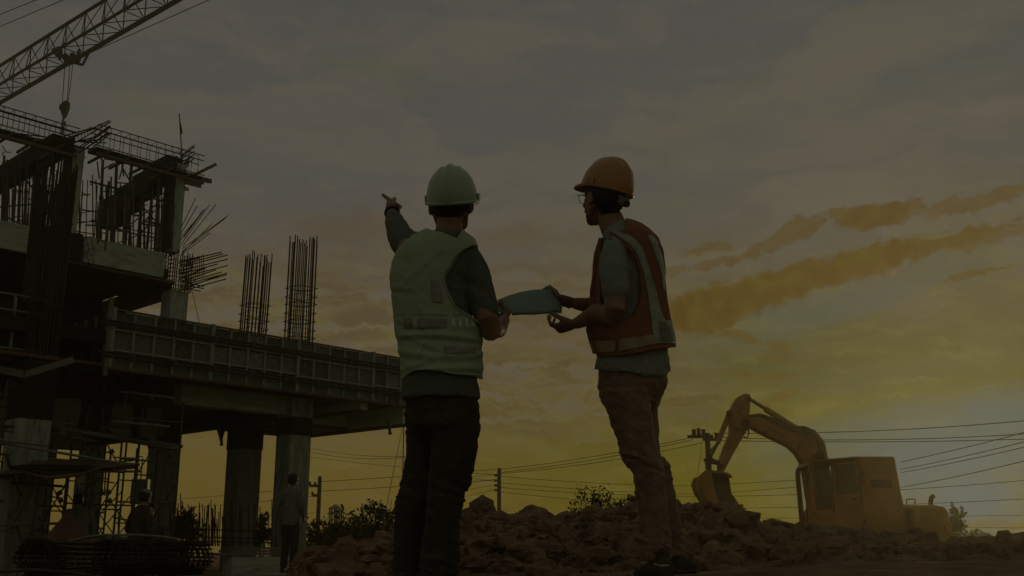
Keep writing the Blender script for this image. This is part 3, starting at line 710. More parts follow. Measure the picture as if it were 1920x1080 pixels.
# ------------------------------------------------------------------ scaffolding under the deck
def scaffold(px, Y, z0, z1, w, dpt, label, lifts=1.5, ang=0.0, m='steel', brace=True):
    base = P(px, 900, Y); base.z = z0
    e = empty('scaffold_tower', base, label, 'scaffold', 'scaffold towers')
    u = Quaternion(ZU, ang) @ U; v = Quaternion(ZU, ang) @ VV_
    r = .021
    for d in (0, dpt):
        a = base + v * d; b = a + u * w; H = Vector((0, 0, z1 - z0))
        rod('upright', a, a + H, r, m, e); rod('upright', b, b + H, r, m, e)
        z = .25
        while z < z1 - z0:
            rod('transom', a + ZU * z, b + ZU * z, r * .8, m, e)
            if z + .4 < z1 - z0:
                rod('ladder_rung', a + ZU * (z + .38), a + u * w * .3 + ZU * (z + .38), r * .6, m, e)
            z += lifts / 2
        rod('ladder_stile', a + u * w * .3 + ZU * .25, a + u * w * .3 + ZU * (z1 - z0 - .2), r * .6, m, e)
    if brace:
        z = .1
        while z + lifts * .8 < z1 - z0 + .3:
            for q in (base, base + u * w):
                rod('cross_brace', q + ZU * z, q + v * dpt + ZU * min(z + lifts * .85, z1 - z0), r * .6, m, e, 5)
                rod('cross_brace', q + v * dpt + ZU * z, q + ZU * min(z + lifts * .85, z1 - z0), r * .6, m, e, 5)
            z += lifts
    return e
scaffold(222, 18.6, .05, 2.95, 1.15, 1.6, 'tall scaffold tower directly under the near corner of the deck')
scaffold(-8, 17.0, .0, 3.0, .75, 1.6, 'scaffold tower at the left edge of the photo beside the nearest column')
scaffold(72, 16.4, -.1, 1.35, .45, 1.5, 'low scaffold tower under the tarpaulin canopy')
scaffold(128, 18.0, .0, 1.9, .42, 1.6, 'narrow scaffold tower right of the nearest column')
scaffold(192, 21.0, .0, 2.4, .5, 1.8, 'slim scaffold tower behind the cap wearing worker, left one', ang=.2)
scaffold(252, 22.0, .0, 2.3, .5, 1.8, 'slim scaffold tower behind the near corner one in front of a column', ang=.1)
S = empty('loose_scaffold_pipes', P(100, 830, 17), 'long loose scaffold pipes lying across the towers at left', 'pipes')
for (a, b, c, d, Y, m_) in [(-10, 824, 92, 836, 16.5, 'palesteel'), (-10, 828, 235, 870, 16.6, 'palesteel'), (0, 798, 90, 806, 17, 'steel'), (0, 746, 88, 748, 18, 'steel'), (0, 730, 60, 726, 18, 'steel'), (0, 762, 50, 770, 18, 'steel'), (90, 812, 180, 828, 17.5, 'steel'),
                            (-5, 800, 84, 810, 17.2, 'palesteel'), (0, 722, 48, 734, 18.3, 'steel'), (215, 822, 318, 836, 18.4, 'steel'), (10, 850, 40, 930, 16.4, 'steel'), (140, 884, 264, 884, 18.2, 'bamboo'), (20, 905, 118, 912, 16.4, 'steel'), (0, 985, 150, 980, 16.5, 'palesteel'), (0, 995, 62, 1001, 16.3, 'board'),
                            (0, 893, 22, 880, 17, 'steel'), (212, 790, 318, 800, 18.5, 'palesteel'), (226, 734, 326, 746, 18.6, 'palesteel'), (30, 980, 44, 1018, 16, 'board')]:
    rod('pipe', P(a, b, Y), P(c, d, Y + .4), .024, m_, S)
rnd = np.random.RandomState(78)
sc = empty('stacked_scaffold_gear', P(60, 960, 19), 'jumble of braces, couplers and tubes between the scaffold towers at lower left', 'scaffold gear')
for i in range(34):
    px = rnd.rand() * 225; y = 740 + rnd.rand() * 240; Y = 17.6 + rnd.rand() * 4; L = 14 + rnd.rand() * 34; up = rnd.rand() < .45
    rod('loose_tube', P(px, y, Y), P(px + (rnd.rand() - .5) * 8 if up else px + L, y + (L * 1.2 if up else (rnd.rand() - .5) * 14), Y + .2), .014, 'steel' if i % 4 else 'palesteel', sc, 5)
for i in range(12):
    c = P(rnd.rand() * 220, 800 + rnd.rand() * 160, 18 + rnd.rand() * 3); bar('coupler', c, c + Vector((.07, .03, .05)), .06, .08, 'steel', sc)
cn = empty('tarpaulin_canopy', P(120, 880, 16.8), 'dark sagging tarpaulin canopy spread over planks at lower left', 'canopy')
def sheetmesh(name, grid, m, parent, thick=.02):
    R, C = len(grid), len(grid[0]); V = [p for row in grid for p in row]; Fc = [(r * C + c, r * C + c + 1, (r + 1) * C + c + 1, (r + 1) * C + c) for r in range(R - 1) for c in range(C - 1)]
    o = mesh(name, V, Fc, m, parent, True); s = o.modifiers.new('thickness', 'SOLIDIFY'); s.thickness = thick; return o
top = [(-20, 893), (20, 880), (50, 866), (62, 852), (80, 858), (110, 862), (160, 866), (215, 868), (262, 872)]
bot = [(-20, 896), (20, 890), (50, 888), (62, 894), (90, 900), (120, 897), (150, 893), (190, 880), (262, 874)]
sheetmesh('tarpaulin', [[P(*p, 17.6) for p in top], [P(p[0], (p[1] + q[1]) / 2 - 2, 17.0) for p, q in zip(top, bot)], [P(*p, 15.9) for p in bot], [P(p[0], p[1] - 2, 15.85) for p in bot]], 'tarp', cn)
for k in range(5): bar('board', P(20 + k * 12, 876 - k * 1, 16.2 + k * .3), P(215 + k * 10, 880 - k, 16.3 + k * .3), .2, .04, 'darkply', cn)
# working platform boards with the workers' feet
wp = empty('working_platform', P(200, 822, 19), 'plank platform on the scaffold that the deck workers stand on', 'platform')
for k in range(4):
    bar('plank', P(122 + k * 4, 806 - k * 1.5, 18.6 + k * .35), P(330 + k * 4, 842 - k * 1.5, 19.4 + k * .35), .24, .045, 'board', wp)
# drooping cloth and hanging bags on the lower deck
def rag(px, py, Y, w, h, label, m='tarpo', seed=0):
    r = np.random.RandomState(seed); g = []
    for i in range(8):
        row = []
        for j in range(5):
            f = i / 7; x = (j / 4 - .5) * w * (1 - .5 * f + .3 * math.sin(f * 5 + seed)); row.append(P(px + x, py + h * f, Y + .08 * math.sin(j * 2.1 + i * .7) + .05 * r.rand()))
        g.append(row)
    o = sheetmesh('hanging_cloth', g, m, None, .012); return tag(o, label, 'cloth')
rag(415, 796, 23.6, 14, 40, 'pale cloth drooping from the beam left of the wrapped column', 'board', 1)
rag(731, 790, 23.0, 10, 25, 'small pale rag dangling under the far end of the beam', 'board', 2)
cone = []
for i in range(9):
    f = i / 8; row = []
    for j in range(13):
        a = j / 12 * 2 * math.pi; rr = .03 + .42 * f * (1 + .22 * math.sin(a * 3 + 1) + .12 * math.sin(a * 7)); c = P(122, 962, 15.6); row.append(Vector((c.x + math.cos(a) * rr + .05 * (1 - f), c.y + math.sin(a) * rr * .7, c.z - .58 * f + .04 * math.sin(a * 5) * f)))
    cone.append(row)
tag(sheetmesh('draped_tarp', cone, 'tarpo', None, .01), 'rust orange tarp draped into a peak behind the left wire roll', 'tarp')
rag(178, 700, 18.6, 44, 22, 'reddish bundled cloth tucked under the deck corner', 'red', 4)
tag(obox('junction_box', P(263, 922, 20.5), Vector((.16, 0, 0)), Vector((0, .08, 0)), Vector((0, 0, .24)), 'sheet'), 'grey metal box hung on the left face of the shaded column', 'box')

# starter bars of the next footing
sb = empty('starter_bar_field', P(360, 1000, 21), 'row of thin upright starter bars between the shaded and the wrapped column', 'rebar')
rnd = np.random.RandomState(21)
for i in range(64):
    px = 318 + rnd.rand() * 100 if i < 46 else 478 + rnd.rand() * 32
    if i >= 46 and i < 56: px = 416 + rnd.rand() * 62
    h = 935 + rnd.rand() * 50
    if i == 7: h, px = 925, 339
    Y = (20.3 + 2.5 * rnd.rand()) if i < 46 else 20.6
    rod('rebar', P(px, 1024, Y), P(px + (rnd.rand() - .5) * 8, h, Y), .010, 'rust', sb, 5)
for y in (992, 1006, 1014):
    rod('tie_bar', P(318, y, 20.5), P(512, y + 4, 20.5), .012, 'rust', sb, 5)
for i in range(12):
    px = 150 + rnd.rand() * 150; rod('rebar', P(px, 1010, 19.8), P(px, 930 + rnd.rand() * 50, 19.8), .010, 'rust', sb, 5)
for i in range(8):
    px = rnd.rand() * 60; rod('rebar', P(px, 1010, 18), P(px, 955 + rnd.rand() * 20, 18), .010, 'rust', sb, 5)

# ------------------------------------------------------------------ rolls of wire mesh in the foreground
def wire_roll(a, b, r0, label, seed, turns=3.2, ncirc=22, nax=16, wr=.0075):
    a = Vector(a); b = Vector(b); d = (b - a); L = d.length; d.normalize()
    s = d.cross(ZU).normalized(); u = s.cross(d).normalized(); rnd = np.random.RandomState(seed)
    e = empty('wire_mesh_roll', (a + b) / 2 - ZU * r0, label, 'wire roll', 'rolls of reinforcing mesh')
    def pt(x, f, dr=0):
        ang = f * turns * 2 * math.pi; r = r0 * (1 - .30 * f) + .014 * math.sin(ang * 5 + seed) + dr
        return a + d * x + s * math.cos(ang) * r * 1.05 + u * math.sin(ang) * r * .88
    for i in range(nax + 1):
        x = L * i / nax + (rnd.rand() - .5) * .02
        V, Fc = tubeV([pt(x + .02 * math.sin(k * .3), 1 - k / 110) for k in range(111)], wr, 4); mesh('hoop_wire', V, Fc, 'rust', e)
    n = int(ncirc * turns)
    for i in range(n):
        f = i / n
        V, Fc = tubeV([pt(L * k / 6 - .03 + .06 * (k == 6), f, wr * 1.5 + .012 * math.sin(k * 1.3 + i)) for k in range(7)], wr * .9, 4); mesh('long_wire', V, Fc, 'rust', e)
    return e
wire_roll(P(200, 1046, 10.0), P(372, 1046, 11.0), .19, 'right hand roll of rusty wire mesh on the ground', 3)
wire_roll(P(66, 1044, 9.6), P(205, 1046, 11.2), .19, 'left hand roll of rusty wire mesh with its open end toward us', 4, nax=12)
tag(tube('bent_rebar', [P(128, 1016, 9.9), P(160, 1007, 10), P(200, 1003, 10), P(250, 1003, 10.1), P(300, 1006, 10.2), P(333, 1011, 10.3)], .012, 'palesteel'), 'pale bent bar lying across the top of both wire rolls', 'rebar')
tag(tube('bent_rebar', [P(0, 1072, 9.5), P(60, 1068, 9.5), P(120, 1072, 9.6), P(170, 1079, 9.8)], .014, 'steel'), 'bar lying on the ground at the foot of the left wire roll', 'rebar')

# ------------------------------------------------------------------ tower crane jib
CR = empty('tower_crane', P(135, 110, 53), 'dark lattice tower crane jib crossing the top left corner', 'crane')
WD = Vector((-.771, .637, 0)); WP = Vector((.637, .771, 0))
hz = 26.3
def onz(px, py, z):
    v = P(px, py, 1.0); k = (z - CAM_Z) / (v.z - CAM_Z); return Vector((v.x * k, k, z))
cb = onz(100, 135, hz); cm = onz(100, 98, hz)
wj = (cb - cm).dot(WP)
cm = cb - WP * wj
top_c = (cb + cm) / 2; 
# apex height from the upper chord line
ct = P(100, 68, top_c.y)
hj = ct.z - hz
L0, L1 = -34.0, 23.0; bay = 2.05
def jp(k, x):
    o = {'b': cb, 'm': cm, 't': top_c + ZU * hj}[k]; return o + WD * x
for k, r in (('b', .13), ('m', .085), ('t', .10)):
    nseg = 12
    for i in range(nseg):
        a = L0 + (L1 - L0) * i / nseg; rod('chord', jp(k, a), jp(k, a + (L1 - L0) / nseg + .01), r, 'crane', CR)
nb = int((L1 - L0) / bay)
for i in range(nb):
    x = L0 + i * bay; x2 = x + bay; xm = x + bay / 2
    for (p, q) in ((('t', xm), ('b', x)), (('t', xm), ('b', x2)), (('t', xm), ('m', x)), (('t', xm), ('m', x2)), (('b', x), ('m', x)), (('b', x), ('m', x2))):
        rod('lattice_brace', jp(*p), jp(*q), .030, 'crane', CR, 4)
# mast beyond the left edge of the photo
mb = jp('m', 21.5) + WP * wj / 2; 
for dx in (-.7, .7):
    for dy in (-.7, .7):
        rod('mast_leg', Vector((mb.x + dx, mb.y + dy, -.4)), Vector((mb.x + dx, mb.y + dy, hz + 7)), .11, 'crane', CR)
for i in range(18):
    z = i * 1.8
    for (x0, y0, x1, y1) in ((-.7, -.7, .7, -.7), (.7, -.7, .7, .7), (.7, .7, -.7, .7), (-.7, .7, -.7, -.7)):
        rod('mast_brace', Vector((mb.x + x0, mb.y + y0, z)), Vector((mb.x + x1, mb.y + y1, z + 1.8)), .05, 'crane', CR, 4)
for (p, q) in (((-10, 31), (75, -3)), ((-10, 54), (125, -3)), ((176, 96), (400, -4))):
    Y0 = 52; tube('tie_rope', [P(*p, Y0), P(*q, Y0 - 9)], .022, 'cable', CR)
tr = empty('crane_trolley', P(135, 105, 53), 'small dark trolley frame riding under the crane jib', 'trolley')
tq = [P(98, 93, 52.5), P(106, 104, 52.6), P(122, 108, 52.6), P(134, 116, 52.8), P(155, 122, 53), P(166, 100, 53)]
for a, b in zip(tq, tq[1:]): rod('frame_bar', a, b, .075, 'crane', tr)
for (a, b) in (((106, 104), (122, 80)), ((98, 93), (112, 88)), ((110, 104), (114, 90)), ((134, 116), (146, 110))): rod('frame_bar', P(*a, 52.6), P(*b, 52.6), .06, 'crane', tr)
c = P(134, 108, 52.8)
for dx, dz, r in ((-.3, 0, .20), (.1, .1, .16), (.35, -.1, .15), (-.05, -.2, .18)):
    rod('sheave', c + Vector((dx, -.15, dz)), c + Vector((dx, .15, dz)), r, 'crane', tr, 12)
for dx in (-.5, .5): rod('winch_plate', c + Vector((dx, -.35, -.3)), c + Vector((dx, -.25, .35)), .10, 'crane', tr, 4)
hk = empty('hook_block', P(121, 200, 52), 'teardrop hook block hanging on ropes above the roof reinforcement', 'hook')
for (a, b, c, d) in ((122, 116, 117, 192), (137, 116, 128, 190), (131, 118, 126, 190)): rod('hoist_rope', P(a, b, 52.7), P(c, d, 52), .022, 'cable', hk, 5)
outl = [(127, 189), (129, 191), (127, 204), (124, 212), (121, 219), (118, 219), (115, 211), (113, 203), (115, 196), (121, 191)]
prism('block_cheek', [P(*p, 51.9) for p in outl], Vector((0, -.12, 0)), Vector((0, .0, 0)), 'crane', hk, .03)
prism('block_cheek', [P(*p, 51.9) for p in outl], Vector((0, .12, 0)), Vector((0, .24, 0)), 'crane', hk, .03)
c = P(121, 202, 52); rod('sheave', c + Vector((0, -.1, 0)), c + Vector((0, .1, 0)), .27, 'crane', hk, 14)
tube('hook', [P(119, 218, 52), P(119, 224, 52), P(117, 228, 52), P(118, 232, 52), P(121, 232, 52), P(122, 228, 52)], .06, 'crane', hk)
rod('sling', P(119, 232, 52), P(117, 252, 51.6), .09, 'bamboo', hk); rod('sling', P(118, 226, 52), P(115, 240, 51.8), .05, 'bamboo', hk)

# ------------------------------------------------------------------ excavator
EY = 27.0
EX = empty('excavator', P(1600, 1040, EY), 'excavator parked facing left behind the spoil heap, its bucket hanging low', 'excavator')
def pp(pts, Y): return [P(x, y, Y) for x, y in pts]
def ext(name, pts, Y, w, m, bev=.03, parent=EX):
    return prism(name, pp(pts, Y), Vector((0, -w / 2, 0)), Vector((0, w / 2, 0)), m, parent, bev)
boom = [(1398, 786), (1404, 778), (1425, 781), (1450, 790), (1475, 800), (1487, 804), (1503, 799), (1520, 806), (1534, 818), (1543, 832), (1549, 860), (1560, 930), (1572, 1000), (1590, 1035), (1530, 1035), (1522, 1000), (1514, 940), (1505, 885), (1500, 866), (1490, 850), (1477, 838), (1456, 828), (1430, 815), (1410, 804), (1400, 801)]
ext('boom', boom, 27.6, .42, 'exc')
stick_l = [(1389, 741), (1396, 739), (1405, 741), (1405, 748), (1404, 776), (1391.5, 768), (1384, 768), (1385.5, 760), (1391, 754), (1391.8, 767.5), (1404, 777), (1403, 792), (1400, 806), (1390, 822), (1374, 850), (1360, 876), (1354, 888), (1345, 886), (1347, 866), (1357, 838), (1368, 812), (1367, 775), (1369, 768), (1374, 756), (1380, 747)]
sk_ = ext('stick', stick_l, 27.6, .34, 'exc')
ext('stick_window_plate', [(1385, 768), (1386, 762), (1391, 756), (1391, 767)], 27.6, .36, 'glass') if False else None
def cyl(name, a, b, c, Y, r, dy=0.0):
    e = rod(name, P(a[0], a[1], Y) + Vector((0, dy, 0)), P(b[0], b[1], Y) + Vector((0, dy, 0)), r, 'exc', EX, 12)
    rod('piston_rod', P(b[0], b[1], Y) + Vector((0, dy, 0)), P(c[0], c[1], Y) + Vector((0, dy, 0)), r * .55, 'excd', EX, 10)
cyl('hydraulic_cylinder', (1508, 813), (1434, 766), (1403, 747), 27.5, .085)
cyl('hydraulic_cylinder', (1368, 775), (1346, 830), (1331, 859), 27.5, .075)
cyl('hydraulic_cylinder', (1572, 1010), (1545, 930), (1530, 880), 27.1, .085)
ext('link_arm', [(1319, 860), (1330, 858), (1350, 866), (1348, 872), (1330, 868)], 27.5, .3, 'excd')
ext('link_arm', [(1323, 864), (1331, 866), (1334, 888), (1325, 890)], 27.5, .3, 'excd')
rod('pin', P(1331, 861, 27.2), P(1331, 861, 27.9), .09, 'excd', EX, 10)
# bucket: curved back, two side plates, open mouth, teeth
side_ = [(1303, 906), (1306, 896), (1314, 889), (1326, 886), (1345, 887), (1356, 890), (1364, 893), (1367, 900), (1369, 924), (1384, 946), (1388, 956), (1375, 958), (1356, 950), (1343, 942), (1330, 950), (1318, 938), (1308, 922)]
bk = [(1326, 887), (1314, 889), (1306, 896), (1303, 906), (1308, 922), (1318, 938), (1331, 951), (1345, 944)]
NW = 6
rows = []
for j in range(NW):
    y = 26.9 + j * .24; rows.append([P(a, b, 27.5) + Vector((.03 * j, y - 27.5, -.01 * j)) for a, b in bk])
bo = sheetmesh('bucket_shell', rows, 'exc', EX, .04)
mouth = [(1328, 889), (1356, 890), (1366, 897), (1369, 924), (1386, 948), (1387, 957), (1372, 957), (1345, 944), (1331, 950), (1318, 938), (1308, 922), (1303, 906), (1308, 894)]
cheek = [(1326, 887), (1314, 889), (1306, 896), (1303, 906), (1308, 922), (1318, 938), (1331, 951), (1341, 945), (1333, 926), (1329, 905)]
prism('bucket_side', pp(cheek, 27.5), Vector((0, -.65, 0)), Vector((0, -.60, 0)), 'exc', EX)
prism('bucket_shade_plate', pp([(1329, 903), (1366, 898), (1370, 925), (1386, 948), (1386, 955), (1345, 945), (1334, 928)], 27.5), Vector((0, -.1, 0)), Vector((0, .05, 0)), 'excd', EX)  # dark plate that paints in the shade inside the bucket mouth
for dy in (.62,): prism('bucket_side', pp(mouth, 27.5), Vector((0, dy - .025, 0)), Vector((0, dy + .025, 0)), 'exc', EX)
for j in range(5):
    y = -.56 + j * .28; p0 = P(1352, 944, 27.5) + Vector((0, y, 0)) ; p1 = P(1388 - j * 5, 958 + j * .8, 27.5) + Vector((0, y, 0)); bar('bucket_tooth', p0, p1, .09, .07, 'excd', EX)
lip = [(1345, 942), (1385, 947), (1386, 953), (1345, 949)]
ext('bucket_lip', lip, 27.5, 1.2, 'exc')
ext('bucket_top_plate', [(1326, 884), (1358, 889), (1366, 897), (1362, 899), (1352, 893), (1326, 891)], 27.5, 1.2, 'exc')
# hoses along the boom
for k in range(4):
    tube('hose', [P(1404, 780, 27.4), P(1425, 776 + k, 27.36), P(1455, 786 + k * 2, 27.36), P(1487, 800 + k * 3, 27.36), P(1508, 800 + k * 2, 27.34), P(1528, 808 + k * 3, 27.34), P(1540 - k * 2, 828, 27.34), P(1546 - k * 3, 862, 27.34)], .022, 'excd', EX)
tube('hose', [P(1395, 818, 27.3), P(1401, 822, 27.25), P(1404, 812, 27.3), P(1402, 800, 27.35)], .02, 'excd', EX)
for (x, y, r) in ((1399, 793, .10), (1403, 748, .08), (1367, 775, .08), (1508, 812, .10), (1350, 874, .08), (1434, 812, .05)):
    rod('pivot_pin', P(x, y, 27.3), P(x, y, 27.9), r, 'excd', EX, 14)
for (x0, y0, x1, y1) in ((1440, 800, 1470, 816), (1520, 850, 1544, 856), (1378, 800, 1394, 806)):
    rod('weld_strap', P(x0, y0, 27.36), P(x1, y1, 27.36), .025, 'exc', EX, 6)
ext('work_lamp', [(1531, 846), (1538, 846), (1538, 853), (1531, 853)], 27.2, .12, 'excd')
# cab
def gpoly(name, pts, y0, y1, m, bev=.05, parent=EX):
    return prism(name, pp(pts, 26.4), Vector((0, y0, 0)), Vector((0, y1, 0)), m, parent, bev)
cabF = [(1514, 880), (1518, 869), (1528, 864), (1552, 861), (1607, 857), (1607, 866), (1530, 872), (1524, 880), (1530, 940), (1534, 990), (1524, 990)]
gpoly('cab_frame', cabF, 0, .06, 'exc'); gpoly('cab_frame', cabF, 1.15, 1.22, 'exc')
gpoly('cab_roof', [(1516, 873), (1520, 866), (1552, 860), (1612, 855), (1612, 866), (1530, 873)], 0, 1.2, 'exc', .03)
gpoly('cab_door', [(1558, 868), (1608, 864), (1625, 1010), (1560, 1010)], .0, .08, 'exc')
gpoly('cab_lower_side', [(1530, 956), (1560, 955), (1566, 1020), (1534, 1020)], .0, 1.2, 'exc')
gpoly('cab_window', [(1524, 880), (1556, 878), (1560, 955), (1530, 956)], .02, .04, 'glass', 0)
gpoly('operator_seat', [(1540, 900), (1552, 898), (1556, 950), (1540, 954)], .4, .8, 'excd', .05)
gpoly('cab_rear_pillar', [(1554, 868), (1560, 868), (1564, 955), (1557, 956)], 1.1, 1.2, 'exc', .02)
gpoly('engine_house_tall', [(1609, 856), (1677, 856), (1681, 880), (1694, 946), (1697, 1020), (1618, 1020)], -.05, 1.25, 'exc', .05)
gpoly('engine_deck', [(1560, 946), (1772, 946), (1779, 958), (1788, 992), (1797, 1024), (1797, 1034), (1560, 1034)], .3, 2.6, 'exc', .08)
gpoly('counterweight', [(1708, 950), (1768, 949), (1776, 960), (1786, 992), (1794, 1020), (1715, 1020)], -.1, .28, 'exc', .06)
gpoly('house_side_panel', [(1614, 868), (1672, 866), (1684, 940), (1622, 942)], -.085, -.052, 'exc', .015)
gpoly('panel_vent', [(1630, 900), (1668, 899), (1671, 914), (1632, 915)], -.10, -.088, 'excd', .0)
gpoly('door_handle', [(1596, 935), (1606, 934), (1606, 938), (1596, 939)], -.04, -.002, 'excd', .0)
gpoly('door_hinge', [(1612, 885), (1616, 885), (1617, 893), (1613, 893)], -.10, -.055, 'excd', .0)
gpoly('door_hinge', [(1618, 975), (1622, 975), (1622, 983), (1618, 983)], -.10, -.055, 'excd', .0)
gpoly('door_window', [(1566, 876), (1602, 873), (1607, 925), (1568, 926)], -.015, -.002, 'glass', 0)
gpoly('window_frame', [(1564, 873), (1604, 870), (1604, 873), (1564, 876)], -.03, -.003, 'excd', 0)
gpoly('tail_lamp', [(1781, 985), (1786, 985), (1788, 996), (1783, 996)], -.12, -.09, 'excd', .0)
gpoly('step_plate', [(1562, 1000), (1600, 1000), (1600, 1004), (1562, 1004)], -.25, -.02, 'excd', .0)
tube('cab_hand_rail', [P(1562, 880, 26.3), P(1562, 930, 26.3), P(1564, 960, 26.35)], .016, 'excd', EX)
gpoly('side_hatch', [(1640, 960), (1700, 960), (1704, 1012), (1642, 1012)], .24, .29, 'exc', .02)
for k in range(6): gpoly('hatch_louvre', [(1648, 968 + k * 6), (1690, 968 + k * 6), (1690, 971 + k * 6), (1648, 971 + k * 6)], .215, .245, 'excd', .0)
tube('exhaust_pipe', [P(1745, 950, 27.2), P(1745, 940, 27.2), P(1746, 934, 27.2), P(1751, 929, 27.2)], .06, 'excd', EX)
tube('grab_rail', [P(1700, 946, 26.5), P(1700, 936, 26.5), P(1716, 936, 26.5), P(1716, 946, 26.5)], .018, 'excd', EX)
rod('mirror_arm', P(1514, 905, 26.3), P(1520, 875, 26.4), .02, 'excd', EX)
tube('mast_cable', [P(1505, 880, 26.2), P(1512, 940, 26.1), P(1517, 1005, 26.0)], .014, 'excd', EX)
for y0 in (0.1, 2.2):
    tk = gpoly('track', [(1545, 1046), (1560, 1034), (1780, 1036), (1800, 1050), (1790, 1062), (1560, 1062)], y0, y0 + .5, 'excd', .05)
gpoly('slewing_ring', [(1620, 1020), (1740, 1020), (1740, 1040), (1620, 1040)], .8, 2.0, 'excd', .03)

# ------------------------------------------------------------------ utility poles and wires
def pole(px, yt, Y, r, label, arms=()):
    t = P(px, yt, Y); r *= .72; b = Vector((t.x, t.y, -.9)); e = empty('utility_pole', b, label, 'utility pole', 'utility poles')
    V, Fc = tubeV([b, t], [r * 1.25, r], 10); mesh('pole', V, Fc, 'pole', e)
    for q in arms:
        if q[0] == 'arm': bar('cross_arm', P(q[1], q[2], Y), P(q[3], q[4], Y), .07, .09, 'pole', e)
        elif q[0] == 'ins': rod('insulator', P(q[1], q[2], Y), P(q[1], q[3], Y), q[4], 'excd', e, 8)
        elif q[0] == 'st': rod('stay', P(q[1], q[2], Y), P(q[3], q[4], Y), .03, 'pole', e, 5)
    return e
pole(600, 893, 36, .09, 'utility pole with two small side brackets left of the pointing man', [('arm', 581, 911, 599, 911), ('arm', 586, 929, 598, 929), ('ins', 581, 911, 903, .04), ('ins', 591, 911, 904, .04), ('ins', 586, 929, 922, .04)])
pole(936, 878, 38, .095, 'plain utility pole with a column of insulators between the two engineers', [('ins', 930.5, 889, 893, .08), ('ins', 930.5, 899, 903, .08), ('ins', 930.5, 908, 912, .08), ('ins', 930.5, 917, 921, .08)])
pole(1326, 812, 30, .11, 'utility pole with an insulator crossarm behind the excavator bucket', [('arm', 1289, 819, 1337, 818), ('arm', 1318, 824, 1354, 824), ('ins', 1301, 818, 805, .06), ('ins', 1310, 818, 803, .06), ('ins', 1319, 818, 805, .06), ('ins', 1343, 823, 812, .05), ('ins', 1352, 823, 815, .05), ('st', 1328, 850, 1350, 826), ('arm', 1320, 863, 1336, 864)])
def wires(label, lst, r=.018, n=12):
    r *= .72
    e = empty('power_line', P(*lst[0][0], lst[0][2]), label, 'power line', 'power lines')
    for (a, b, Ya, Yb, sag) in [(l[0], l[1], l[2], l[3], l[4]) for l in lst]:
        pts = []
        for i in range(n + 1):
            f = i / n; p = P(a[0] + (b[0] - a[0]) * f, a[1] + (b[1] - a[1]) * f + 4 * sag * f * (1 - f), 1 / ((1 - f) / Ya + f / Yb)); pts.append(p)
        tube('wire', pts, r, 'cable', e, 4)
    return e
wires('drooping wires from the right hand column to the middle utility pole', [((574, 838), (760, 856), 60, 40, 6), ((574, 846), (760, 857), 60, 40, 8), ((574, 856), (930, 890), 60, 38, 3), ((603, 903), (930, 880), 36, 38, 1), ((603, 921), (930, 899), 36, 38, 1)], .016)
wires('wires passing behind the columns on the left', [((300, 938), (600, 911), 50, 36, 2), ((300, 955), (600, 929), 50, 36, 2), ((580, 979), (760, 968), 60, 50, 0), ((580, 995), (760, 988), 60, 50, 0), ((320, 1000), (600, 960), 60, 50, 0)], .014)
wires('wires running from the middle utility pole to the crossarm pole', [((937, 880), (1289, 822), 38, 30, 5), ((937, 886), (1300, 824), 38, 30, 6), ((937, 888), (1318, 830), 38, 30, 7)], .014)
wires('lower wires from the middle utility pole to the right edge', [((938, 893), (1310, 911), 38, 40, 4), ((938, 905), (1330, 927), 38, 40, 4), ((938, 914), (1330, 931), 38, 40, 4), ((938, 922), (1330, 953), 38, 40, 4), ((1310, 911), (1500, 900), 40, 36, 0), ((1330, 927), (1510, 912), 40, 36, 0), ((1330, 931), (1930, 900), 40, 30, 6), ((1330, 953), (1930, 935), 40, 30, 4), ((1390, 973), (1930, 966), 40, 38, 0), ((1390, 986), (1930, 990), 40, 38, 0)], .014)
wires('short wires from behind the pointing man down to the middle pole insulators', [((868, 932), (930, 917), 60, 38, 0), ((868, 920), (930, 908), 60, 38, 0), ((868, 908), (930, 899), 60, 38, 0), ((868, 896), (930, 889), 60, 38, 0), ((868, 893), (930, 903), 60, 38, 0)], .014)
wires('high wires from the crossarm pole to the upper right edge', [((1337, 812), (1930, 788), 30, 26, 8), ((1354, 820), (1930, 813), 30, 26, 8), ((1354, 826), (1930, 823), 30, 26, 4), ((1690, 866), (1930, 808), 34, 26, 2), ((1690, 880), (1930, 826), 34, 26, 2), ((1690, 886), (1930, 836), 34, 26, 2), ((1690, 914), (1930, 862), 34, 26, 2)], .017)
wires('stay wires slanting down from the far end of the beam', [((757, 800), (752, 1035), 23, 24, 0)], .02)
wires('stay wire slanting left from the far end of the beam to the heap', [((755, 800), (708, 1035), 23, 12, -2)], .008)
wires('guy wires hanging beside the crossarm pole', [((1316, 832), (1296, 975), 30, 30, 0), ((1385, 955), (1398, 1005), 30, 30, 0)], .010)

